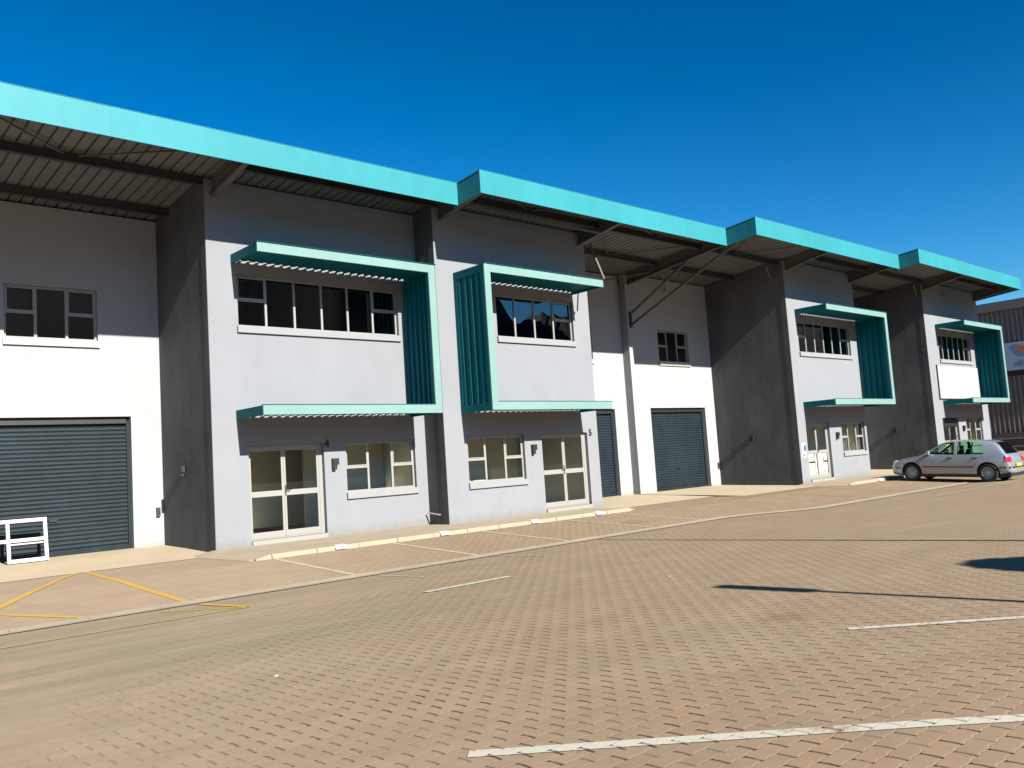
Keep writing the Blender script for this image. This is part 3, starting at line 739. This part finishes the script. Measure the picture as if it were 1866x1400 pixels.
t = thing('notice_board', (43.2, YD - .05, 3.3), 'large blank white board under the upper window of the farthest unit', 'board')
MB().box(43.13, 48.33, YD - .06, YD - .03, 3.34, 4.93).build('panel', 'white', t)
MB().box(43.10, 43.13, YD - .065, YD - .003, 3.31, 4.96).box(48.33, 48.36, YD - .065, YD - .003, 3.31, 4.96).box(43.13, 48.33, YD - .065, YD - .003, 3.31, 3.34).build('edge_trim', 'steel_dark', t)

t = thing('paper_notice', (31.3, YC - .01, 1.3), 'small paper notice with red and blue print left of the third unit doors', 'notice')
MB().box(31.10, 31.46, YC - .006, YC - .001, 1.08, 1.66).build('paper', 'white', t)
text_mesh('NO', .10, 'print', 'red_ink', Matrix.Translation((31.27, YC - .009, 1.17)) @ FACE_S, t, .002, .003)
MB().box(31.30, 31.44, YC - .009, YC - .0065, 1.34, 1.55).build('blue_mark', 'blue_ink', t, bevel=.002)

# leaning window frame
t = thing('window_frame', (4.9, 21.5, .15), 'loose white timber window frame leaning on the big roller door', 'window frame')
m = MB(); tilt = Matrix.Translation((4.84, 21.50, .145)) @ Matrix.Rotation(R(-9), 4, 'X')
def lb(x0, x1, z0, z1, y0=0, y1=.06):
    k = len(m.v); m.box(x0, x1, y0, y1, z0, z1)
    for i in range(k, len(m.v)): m.v[i] = tuple(tilt @ Vector(m.v[i]))
lb(-.86, .82, .88, .96); lb(0, .82, 0, .085); lb(0, .07, .086, .879); lb(.745, .82, .086, .879); lb(-.86, -.79, 0, .879)
lb(.071, .744, .455, .53, .002, .058); lb(-.789, -.001, .455, .53, .002, .058); lb(.0, .82, .0, .05, .061, .10); lb(.071, .744, .40, .43, .06, .09)
m.build('frame', 'leanwhite', t, bevel=.004)

# small stub pipe at the foot of the step between units 4 and 5
t = thing('pipe_stub', (XB - .1, 18.7, .3), 'short pale pipe stub low in the dark step between units 4 and 5', 'pipe')
MB().tube((XB - .12, 18.98, .42), (XB - .02, 18.62, .36), .022).tube((XB - .02, 18.62, .36), (XB - .001, 18.62, .36), .03).build('pipe', 'cream', t, smooth=False)

# stones / litter on the paving
def pebble(x, y, s, mt, label):
    bm = bmesh.new(); bmesh.ops.create_icosphere(bm, subdivisions=1, radius=s)
    for v in bm.verts: v.co = Vector((v.co.x*1.5, v.co.y*.8, v.co.z*.5)) * random.uniform(.8, 1.2)
    me = bpy.data.meshes.new('stone'); bm.to_mesh(me); bm.free(); me.materials.append(M[mt])
    o = link(me, 'stone'); o.location = (x, y, gz(x, y) + s*.35); tag(o, label, 'stone')
pebble(3.56, 6.95, .016, 'white', 'small white chip lying on the paving at lower left')
for i_, (px_, py_, ps_, pm_, pl_) in enumerate(((5.1, 8.0, .014, 'bark', 'brown twig end on the paving below the dashed line'), (9.6, 7.4, .016, 'white', 'pale chip on the paving right of the dashed line'), (6.7, 5.4, .012, 'bark', 'dark crumb on the paving left of the oil stain'), (13.3, 16.1, .02, 'bark', 'reddish leaf scrap at the kerb foot between units 4 and 5'))): pebble(px_, py_, ps_, pm_, pl_)
pebble(7.75, 21.45, .07, 'apron', 'brown stone on the cream apron beside the small dark box')

# ------------------------------------------------------------------ cars
def make_car(loc, rz, paintmat, label, detail=True):
    root = thing('parked_car', (0, 0, 0), label, 'car', 'parked cars')
    # stations along x: front 0 .. rear 4.15 ; (x, zbottom, ztop, halfwidth)
    S = [(0.0, .34, .50, .55), (.03, .25, .58, .64), (.12, .20, .69, .74), (.30, .19, .775, .81), (.55, .19, .83, .845), (.80, .19, .87, .858), (1.05, .19, .915, .865),
         (1.18, .19, .95, .866), (1.40, .19, 1.09, .867), (1.70, .19, 1.275, .867), (1.92, .19, 1.375, .867), (2.20, .19, 1.425, .867), (2.60, .19, 1.44, .867), (3.0, .19, 1.43, .866),
         (3.30, .20, 1.41, .862), (3.55, .21, 1.37, .852), (3.70, .22, 1.33, .842), (3.84, .24, 1.15, .828), (3.96, .26, .99, .81), (4.04, .27, .90, .79), (4.10, .28, .70, .75), (4.14, .31, .56, .69), (4.15, .36, .46, .62)]
    def ring(x, zb, zt, w, ins=0.0):
        gh = max(0, zt - .97)
        zbelt = min(.93, zt - .05); k = min(1, gh / .40)
        wr = w * .93 * (1-k) + .60 * k; wbelt = w * .955
        h = lambda z: zb + (z) * (zbelt - zb)
        pts = [(0, zb), (w*.82, zb), (w*.955, zb + .05), (w*.985, h(.38)), (w*1.0, h(.62)), (w*.99, h(.85)), (wbelt, zbelt),
               ((wbelt+wr)/2 + .012, (zbelt + zt)/2 - .01), (wr, zt - .045), (wr*.86, zt - .012), (wr*.45, zt - .001), (0, zt)]
        if ins:
            cz = (zb + zt) / 2; o = []
            for y, z in pts:
                y2 = max(0, y - ins) if y else 0; z2 = z + (ins if z < cz - .15 else (-ins if z > cz + .15 and z > zt - .08 else 0)); o.append((y2, z2))
            pts = o
        return [(x, y, z) for y, z in pts] + [(x, -y, z) for y, z in pts[-2:0:-1]]
    def loft(stn, ins, flip, mi, m):
        k0 = len(m.v); N = 22
        for s in stn: m.v += ring(*s, ins=ins)
        for i in range(len(stn)-1):
            for j in range(N):
                q = (k0+i*N+j, k0+i*N+(j+1) % N, k0+(i+1)*N+(j+1) % N, k0+(i+1)*N+j); m.f.append(q[::-1] if flip else q); m.mi.append(mi)
        a = tuple(k0 + j for j in range(N)); b = tuple(k0 + (len(stn)-1)*N + j for j in range(N))
        m.f += [a if flip else a[::-1], b[::-1] if flip else b]; m.mi += [mi, mi]
    def raw(m, name, mats):
        me = bpy.data.meshes.new(name); me.from_pydata(m.v, [], m.f)
        for mm in mats: me.materials.append(M[mm])
        for p, i in zip(me.polygons, m.mi): p.material_index = i
        o = bpy.data.objects.new(name, me); C.objects.link(o); return o
    mo = MB(); loft(S, 0, False, 0, mo); outer = raw(mo, 'shell_a', [paintmat, 'dark_cabin'])
    sb = outer.modifiers.new('s', 'SUBSURF'); sb.levels = sb.render_levels = 1
    mi_ = MB(); Si = [(max(x, .0), zb + .16, zt, w) for x, zb, zt, w in S if 1.25 < x < 3.9]; loft(Si, .05, False, 1, mi_); inner = raw(mi_, 'shell_b', [paintmat, 'dark_cabin'])
    cut = [inner]
    def cutter(m): o = raw(m, 'cut', [paintmat, 'dark_cabin']); cut.append(o)
    for wx in (.83, 3.43):
        for sd in (-1, 1): cutter(MB().tube((wx, sd*.56, .325), (wx, sd*1.2, .325), .365, n=36, m=1))
    winF = [(1.36, .955), (1.72, 1.20), (1.95, 1.335), (2.30, 1.372), (2.33, .94)]
    winR = [(2.42, .94), (2.40, 1.375), (2.86, 1.378), (3.10, 1.355), (3.25, 1.24), (3.34, 1.01), (3.27, .95)]
    for wp in (winF, winR):
        cutter(MB().prism([(x, -1.1, z) for x, z in wp], [(x, 1.1, z) for x, z in wp], 0))
    cutter(MB().prism([(3.50, -.50, 1.335), (3.50, .50, 1.335), (3.50, .63, .95), (3.50, -.63, .95)], [(4.3, -.50, 1.335), (4.3, .50, 1.335), (4.3, .63, .95), (4.3, -.63, .95)], 0))
    cutter(MB().prism([(1.0, -.50, 1.34), (1.0, .50, 1.34), (1.0, .68, .985), (1.0, -.68, .985)], [(1.84, -.50, 1.34), (1.84, .50, 1.34), (1.84, .68, .985), (1.84, -.68, .985)], 0))
    for i, c in enumerate(cut):
        bmx = bmesh.new(); bmx.from_mesh(c.data); bmesh.ops.recalc_face_normals(bmx, faces=bmx.faces); bmx.to_mesh(c.data); bmx.free()
        md = outer.modifiers.new('b%d' % i, 'BOOLEAN'); md.object = c; md.operation = 'DIFFERENCE'; md.solver = 'EXACT'
    bpy.context.view_layer.update()
    me = bpy.data.meshes.new_from_object(outer.evaluated_get(bpy.context.evaluated_depsgraph_get()))
    for o in [outer] + cut: bpy.data.objects.remove(o)
    try: me.shade_smooth()
    except Exception: pass
    for p in me.polygons: p.use_smooth = True
    try: me.set_sharp_from_angle(angle=R(32))
    except Exception: pass
    me.name = 'body'; body = link(me, 'body', root)
    # glass panes on the tumblehome
    def side_y(x, z):
        for a, b in zip(S[:-1], S[1:]):
            if a[0] <= x <= b[0]:
                t = (x-a[0])/(b[0]-a[0]); zt = a[2] + (b[2]-a[2])*t; w = a[3] + (b[3]-a[3])*t; break
        k = min(1, max(0, zt - .97)/.40); wr = w*.93*(1-k) + .60*k; wb = w*.955; zb_ = min(.93, zt-.05)
        f = (z - zb_) / max(.02, zt - .045 - zb_); return wb + (wr - wb) * min(1, f)
    for sd in (1, -1):
        for wp in (winF, winR):
            p = MB(); p.poly([(x, sd*(side_y(x, z) - .014), z) for x, z in wp]); p.build('side_window', 'car_glass', root)
    for x0 in (2.90,):
        for sd in (1, -1): MB().bar((x0, sd*(side_y(x0, .96) - .004), .96), (x0 + .01, sd*(side_y(x0, 1.345) - .004), 1.348), .045, .02, up=(0, 1, 0)).build('window_divider', 'black', root)
    MB().quad((3.69, -.51, 1.345), (3.69, .51, 1.345), (3.975, .64, .94), (3.975, -.64, .94)).build('rear_window', 'car_glass_dark', root)
    MB().quad((1.80, -.49, 1.325), (1.80, .49, 1.325), (1.22, .67, .975), (1.22, -.67, .975)).build('windscreen', 'car_glass', root)
    # wheels
    for wx in (.83, 3.43):
        for sd in (-1, 1):
            t = MB(); yo = sd*.842; yi = sd*.66
            t.lathe_y([(yi, .20), (yi, .29), (yi + sd*.02, .312), (yi + sd*.09, .318), (yo - sd*.02, .312), (yo, .295), (yo + sd*.004, .25), (yo - sd*.012, .20)], wx, .318, 32)
            w = t.build('wheel', 'rubber', root, smooth=True, weld=True)
            c = MB(); c.lathe_y([(yo - sd*.012, .203), (yo - sd*.002, .20), (yo - sd*.006, .186), (yo - sd*.030, .165), (yo - sd*.022, .09), (yo - sd*.004, .055), (yo - sd*.002, .0)], wx, .318, 36); c.build('hubcap', 'hub', w, smooth=True, weld=True)
            for i in range(11 if detail else 0):
                a = 2*math.pi*i/11; cx, cz = wx + .148*math.cos(a), .318 + .148*math.sin(a)
                MB().tube((cx, yo - sd*.03, cz), (cx, yo - sd*.012, cz), .0215, n=10).build('hub_slot', 'black', w)
    # lamps, trims, mirrors
    def lamp(name, pts, mat, depth, par=root):
        p = MB(); p.prism([Vector(q) for q in pts], [Vector(q) + Vector(depth) for q in pts]); return p.build(name, mat, par, bevel=.008)
    for sd in (1, -1):
        lamp('tail_lamp', [(3.945, sd*.805, .70), (4.105, sd*.72, .70), (4.10, sd*.50, .71), (4.06, sd*.50, .84), (4.02, sd*.58, .86), (4.0, sd*.66, .845), (3.965, sd*.78, .90)], 'tail_red', (-.05 + .085, sd*.02, 0))
        lamp('head_lamp', [(.10, sd*.48, .56), (.05, sd*.50, .60), (.13, sd*.60, .705), (.30, sd*.765, .745), (.36, sd*.81, .70), (.22, sd*.765, .57)], 'lamp_clear', (-.03, sd*.012, .01))
        b = MB()
        for x0, x1 in ((1.24, 2.36), (2.375, 2.96)):
            b.bar((x0, sd*.868, .515), (x1, sd*.869, .515), .012, .032)
        b.build('side_trim', 'black', root)
        MB().bar((.06, sd*.655, .475), (.36, sd*.838, .475), .03, .045).build('bumper_strip', 'black', root); MB().bar((3.80, sd*.848, .50), (4.14, sd*.715, .50), .03, .055).build('bumper_strip', 'black', root)
        mr = MB(); mr.prism([(1.42, sd*.87, .93), (1.54, sd*.87, .93), (1.55, sd*1.05, .94), (1.44, sd*1.05, .94)], [(1.42, sd*.87, 1.06), (1.54, sd*.87, 1.08), (1.55, sd*1.04, 1.09), (1.45, sd*1.04, 1.08)])
        mr.build('wing_mirror', paintmat, root, bevel=.02); MB().box(1.38, 1.50, sd*.85 - .03, sd*.85 + .03, .925, .985).build('mirror_foot', 'black', root)
        for hx in (2.17, 3.02):
            h = MB(); h.box(hx - .085, hx + .085, sd*.872 - .014, sd*.872 + .014, .795, .832); h.build('door_handle', 'black', root, bevel=.004)
        sm = MB()
        for pts in ([(1.30, .30), (1.26, .60), (1.30, .93)], [(2.385, .28), (2.375, .93)], [(2.96, .52), (3.05, .62), (3.27, .90)]):
            for (xa, za), (xb, zb) in zip(pts[:-1], pts[1:]):
                ya = sd*(.8605 if .35 < za < .8 else .832); yb = sd*(.8605 if .35 < zb < .8 else .832)
                sm.bar((xa, ya, za), (xb, yb, zb), .010, .006, up=(0, 1, 0))
        sm.build('door_seam', 'black', root)
        MB().prism([(1.12, sd*.80, .20), (3.05, sd*.80, .20), (3.05, sd*.84, .20), (1.12, sd*.84, .20)], [(1.12, sd*.80, .25), (3.05, sd*.80, .25), (3.05, sd*.85, .25), (1.12, sd*.85, .25)]).build('sill_trim', 'black', root)
    MB().box(4.135, 4.165, -.60, .60, .475, .52).build('bumper_strip', 'black', root, bevel=.006)
    MB().box(3.75, 4.13, -.72, .72, .20, .335).build('rear_valance', 'black', root, bevel=.02)
    MB().box(4.166, 4.174, -.26, .26, .52, .63).build('number_plate', 'plate', root)
    MB().box(.5, 3.8, -.70, .70, .16, .24).build('underbody', 'black', root)
    MB().box(-.01, .02, -.45, .45, .42, .48).build('bumper_strip', 'black', root, bevel=.006)
    MB().tube((2.6, 0, 1.44), (2.72, 0, 1.60), .006, n=6).build('aerial', 'black', root)
    for sx in (1.85, 2.85):
        for sy in (-.36, .36):
            s = MB(); s.prism([(sx, sy-.22, .5), (sx+.5, sy-.22, .5), (sx+.5, sy+.22, .5), (sx, sy+.22, .5)], [(sx, sy-.22, .62), (sx+.45, sy-.22, .62), (sx+.45, sy+.22, .62), (sx, sy+.22, .62)])
            s.prism([(sx+.38, sy-.21, .62), (sx+.5, sy-.21, .62), (sx+.5, sy+.21, .62), (sx+.38, sy+.21, .62)], [(sx+.56, sy-.17, 1.10), (sx+.64, sy-.17, 1.10), (sx+.64, sy+.17, 1.10), (sx+.56, sy+.17, 1.10)])
            s.box(sx+.57, sx+.64, sy-.11, sy+.11, 1.11, 1.24); s.build('seat', 'dark_cabin', root, bevel=.02)
    root.location = loc; root.rotation_euler = (0, 0, rz)
    bpy.context.view_layer.update()
    return root
# the car's x axis runs front -> rear ; front points to the building (+y)
CARX, CARY = 34.5, 14.95
cgz = lambda x, y: gz(x, y)
silver = make_car((0, 0, 0), 0, 'silver', 'silver five-door hatchback parked nose-in at the farthest unit')
def place(car, x, yfront, rz):
    th = rz; mid = Vector((math.cos(th), math.sin(th), 0)); f = Vector((x, yfront, 0)) + mid*.83; b = Vector((x, yfront, 0)) + mid*3.34
    zf, zb = gz(f.x, f.y), gz(b.x, b.y); pitch = math.atan2(zb - zf, 2.51)
    car.location = (x, yfront, zf - .83*math.tan(pitch)); car.rotation_euler = (0, -pitch, rz); car.rotation_mode = 'XYZ'; car.scale = (1.03, 1.03, 1.06)
place(silver, CARX, CARY, R(-90))
red = silver.copy(); C.objects.link(red); red['label'] = 'red hatchback mostly hidden behind the silver one at the right edge'; red['group'] = 'parked cars'
def copytree(src, dst):
    for ch in list(src.children):
        c = ch.copy(); C.objects.link(c); c.parent = dst; c.matrix_parent_inverse = ch.matrix_parent_inverse.copy(); copytree(ch, c)
copytree(silver, red)
def recolour(o):
    for c in o.children:
        if c.type == 'MESH' and any(s.material == M['silver'] for s in c.material_slots):
            c.data = c.data.copy()
            for i, mm in enumerate(c.data.materials):
                if mm == M['silver']: c.data.materials[i] = M['red_paint']
        recolour(c)
recolour(red)
place(red, 53.2, 15.6, R(-90))

# ------------------------------------------------------------------ far building on the right
fb = thing('corrugated_building', (60, 30, 0), 'big brown corrugated building beyond the right end of the row', 'building')
FX = 60.0; Y0, Y1 = 4.0, 70.0
m = MB(); corr(m, (FX, Y0, 1.45), (FX, Y1, 1.45), (0, 0, 7.9), (-1, 0, 0), .28, .11, (0, .45, .60, .85)); m.build('cladding', 'far_rib', fb)
MB().box(FX - .25, FX + 12, Y0 - .1, Y1, 9.18, 9.75).build('parapet', 'far_roof', fb)
MB().box(FX + .13, FX + 11.9, Y0, Y1, -.5, 9.17).build('inner_wall', 'far_plinth', fb)
MB().box(FX - .3, FX + .125, Y0 - .05, Y1, -.5, 1.45).build('plinth', 'far_plinth', fb)
for za_ in (1.08, .58): MB().box(FX - .34, FX - .301, Y0, Y1, za_, za_ + .06).build('rail', 'far_rail', fb)
sg = thing('signboard', (FX - .3, 16.5, 6.2), 'blue grey signboard with orange emblem on the corrugated building', 'sign')
MB().box(FX - .30, FX - .20, 13.2, 18.46, 5.32, 7.06).build('board', 'sign_blue', sg)
MB().box(FX - .18, FX - .13, 13.2, 18.6, 5.0, 7.1).build('backing_rail', 'steel_dark', sg)
e = MB()   # wing-like swoosh of overlapping feathers
for k, (a, b, c) in enumerate((((17.95, 6.95), (17.55, 6.35), (17.0, 6.28)), ((17.8, 6.98), (17.35, 6.55), (16.9, 6.5)), ((16.55, 6.98), (16.9, 6.55), (17.1, 6.3)))):
    P = [Vector((FX - .312 - .001*k, *a)), Vector((FX - .312 - .001*k, *b)), Vector((FX - .312 - .001*k, *c)), Vector((FX - .312 - .001*k, (a[0]*.35+c[0]*.65), (a[1]*.55+c[1]*.45)))]
    e.prism(P, [p + Vector((.01, 0, 0)) for p in P])
e.build('emblem', 'sign_orange', sg)
text_mesh('F O R E', .34, 'lettering', 'sign_ink', Matrix.Translation((FX - .31, 17.15, 5.82)) @ FACE_W, sg, .01)

# sandy bank at its foot
m = MB(); n = 24
for i in range(n+1):
    y = 2 + i*2.2
    for x, z in ((54.5, -.24), (56.5, .05 + .12*math.sin(i*1.3)), (58.3, .22 + .1*math.sin(i*.9 + 1)), (59.8, .30)): m.v.append((x + .3*math.sin(i*2.1), y, z))
for i in range(n):
    for j in range(3): m.f.append((i*4+j, (i+1)*4+j, (i+1)*4+j+1, i*4+j+1)); m.mi.append(0)
struct(m.build('earth_bank', 'dirt', smooth=True))

# ------------------------------------------------------------------ things behind the camera that throw shadows or show in the glass
sun_dx, sun_dz = .04, .62
def post(name, x_tip, y_tip, H, r0, r1, label, cat, head=None):
    zt = gz(x_tip, y_tip); L = (H - zt) / sun_dz; bx, by = x_tip - sun_dx * L, y_tip - L
    t = thing(name, (bx, by, gz(bx, by)), label, cat, None)
    MB().tube((bx, by, gz(bx, by) - .1), (bx, by, H), r0, r1, 14).build('pole', 'steel', t, smooth=False)
    return t, bx, by
t, bx, by = post('flag_pole', 14.37, 12.9, 8.2, .085, .045, 'slim tapering steel pole whose shadow crosses the yard', 'pole')
t, bx, by = post('lamp_post', 8.98, 5.6, 4.7, .06, .05, 'lamp post with a tall narrow head beside the bays', 'street lamp')
MB().box(bx - .13, bx + .13, by - .16, by + .16, 4.38, 5.0).build('lamp_head', 'steel_dark', t, bevel=.02)
MB().box(bx - .06, bx + .06, by - .12, by + .12, 4.35, 4.378).build('lens', 'white', t)
# clipped ball tree
zc = 3.1; tx, ty = 11.52 - sun_dx*zc/sun_dz, 2.80 - zc/sun_dz
t = thing('ball_tree', (tx, ty, .05), 'small clipped ball tree beside the parking bays', 'tree')
MB().tube((tx, ty, 0), (tx + .02, ty, 2.45), .06, .045, 10).build('trunk', 'bark', t)
m = MB()
bm = bmesh.new(); bmesh.ops.create_icosphere(bm, subdivisions=3, radius=.80)
for v in bm.verts: v.co *= random.uniform(.95, 1.03)
k = len(m.v); bm.verts.ensure_lookup_table(); m.v += [tuple(v.co + Vector((tx, ty, zc))) for v in bm.verts]; bm.faces.ensure_lookup_table()
for f in bm.faces: m.f.append(tuple(k + v.index for v in f.verts)); m.mi.append(0)
bm.free()
for i in range(2600):
    d = Vector((random.gauss(0, 1), random.gauss(0, 1), random.gauss(0, 1))).normalized(); p = Vector((tx, ty, zc)) + d * random.uniform(.74, .84)
    a = Vector((random.gauss(0, 1), random.gauss(0, 1), random.gauss(0, 1))).normalized() * .035; b = a.cross(d).normalized() * .02
    m.quad(p - a, p - b, p + a, p + b)
m.build('crown', 'leaf', t)

# hills behind the camera (they are what the upper windows mirror)
def ridge(az):
    pts = [(-180, 3), (-90, 4), (-40, 6), (0, 12), (20, 16), (34, 15.5), (40, 14.0), (44.4, 11.9), (45.1, 10.5), (45.8, 9.4), (46.3, 10.1), (47.5, 10.2), (49, 9.8), (54, 7.5), (59, 5.2), (61, 4.6), (62.9, 5.0), (63.3, 8.0), (70, 8.3), (85, 4), (110, 2), (180, 3)]
    for (a, ea), (b, eb) in zip(pts[:-1], pts[1:]):
        if a <= az <= b: return ea + (eb - ea) * (az - a) / (b - a)
    return 3
m = MB(); K = 420; Rr_ = 700
for i in range(K+1):
    az = -75 + 165 * i / K; e_ = ridge(az) + .12*math.sin(az*7.3) + .08*math.sin(az*15.1+1)
    d = Vector((math.sin(R(az)), -math.cos(R(az)), 0))
    for rr, f in ((Rr_*.55, 0), (Rr_*.75, .40), (Rr_*.9, .78), (Rr_, 1.0), (Rr_*1.25, .6), (Rr_*1.5, -.02)):
        h = math.tan(R(e_ if f == 1.0 else ridge(az))) * Rr_ * f; m.v.append((d.x*rr, d.y*rr, h - (1 if f < .1 else 0)))
for i in range(K):
    for j in range(5): m.f.append((i*6+j, (i+1)*6+j, (i+1)*6+j+1, i*6+j+1)); m.mi.append(0)
struct(m.build('hills', 'hill', smooth=True))

# ------------------------------------------------------------------ camera, light, sky
yaw, pitch, roll = R(43.087), R(5.221), R(-3.782)
f = Vector((math.sin(yaw)*math.cos(pitch), math.cos(yaw)*math.cos(pitch), math.sin(pitch)))
r = Vector((math.cos(yaw), -math.sin(yaw), 0)); u = r.cross(f)
r2 = r*math.cos(roll) + u*math.sin(roll); u2 = -r*math.sin(roll) + u*math.cos(roll)
cam = bpy.data.cameras.new('camera'); co = bpy.data.objects.new('camera', cam); C.objects.link(co)
co.matrix_world = Matrix(((r2.x, u2.x, -f.x, 0), (r2.y, u2.y, -f.y, 0), (r2.z, u2.z, -f.z, 1.6), (0, 0, 0, 1)))
cam.sensor_width = 36; cam.lens = 1582 / 1866 * 36; cam.clip_end = 6000; cam.clip_start = .05
sc.camera = co

sd_ = Vector((sun_dx, 1, -sun_dz)).normalized()
sl = bpy.data.lights.new('sun', 'SUN'); sl.energy = 5.0; sl.angle = R(.5); sl.color = (1, .955, .88)
so = bpy.data.objects.new('sun', sl); C.objects.link(so); so.rotation_euler = sd_.to_track_quat('-Z', 'Y').to_euler()
el = math.asin(-sd_.z); rot = math.atan2(-sd_.x, -sd_.y)
w = bpy.data.worlds.new('World'); sc.world = w; w.use_nodes = True
n = w.node_tree.nodes; l = w.node_tree.links
sky = n.new('ShaderNodeTexSky'); sky.sky_type = 'NISHITA'; sky.sun_disc = False; sky.sun_elevation = el; sky.sun_rotation = rot
sky.altitude = 0; sky.air_density = 1.0; sky.dust_density = .3; sky.ozone_density = 4.5
bg = n['Background']; bg.inputs['Strength'].default_value = .05
gm = n.new('ShaderNodeGamma'); gm.inputs[1].default_value = 1.6
hs = n.new('ShaderNodeHueSaturation'); hs.inputs['Hue'].default_value = .488; hs.inputs['Saturation'].default_value = 1.15; hs.inputs['Value'].default_value = .395
l.new(sky.outputs[0], gm.inputs[0]); l.new(gm.outputs[0], hs.inputs['Color']); l.new(hs.outputs[0], bg.inputs['Color'])
sc.view_settings.view_transform = 'Standard'; sc.view_settings.look = 'None'; sc.view_settings.exposure = 1.47
sc.cycles.diffuse_bounces = 1; sc.cycles.transparent_max_bounces = 16; sc.view_settings.gamma = 1
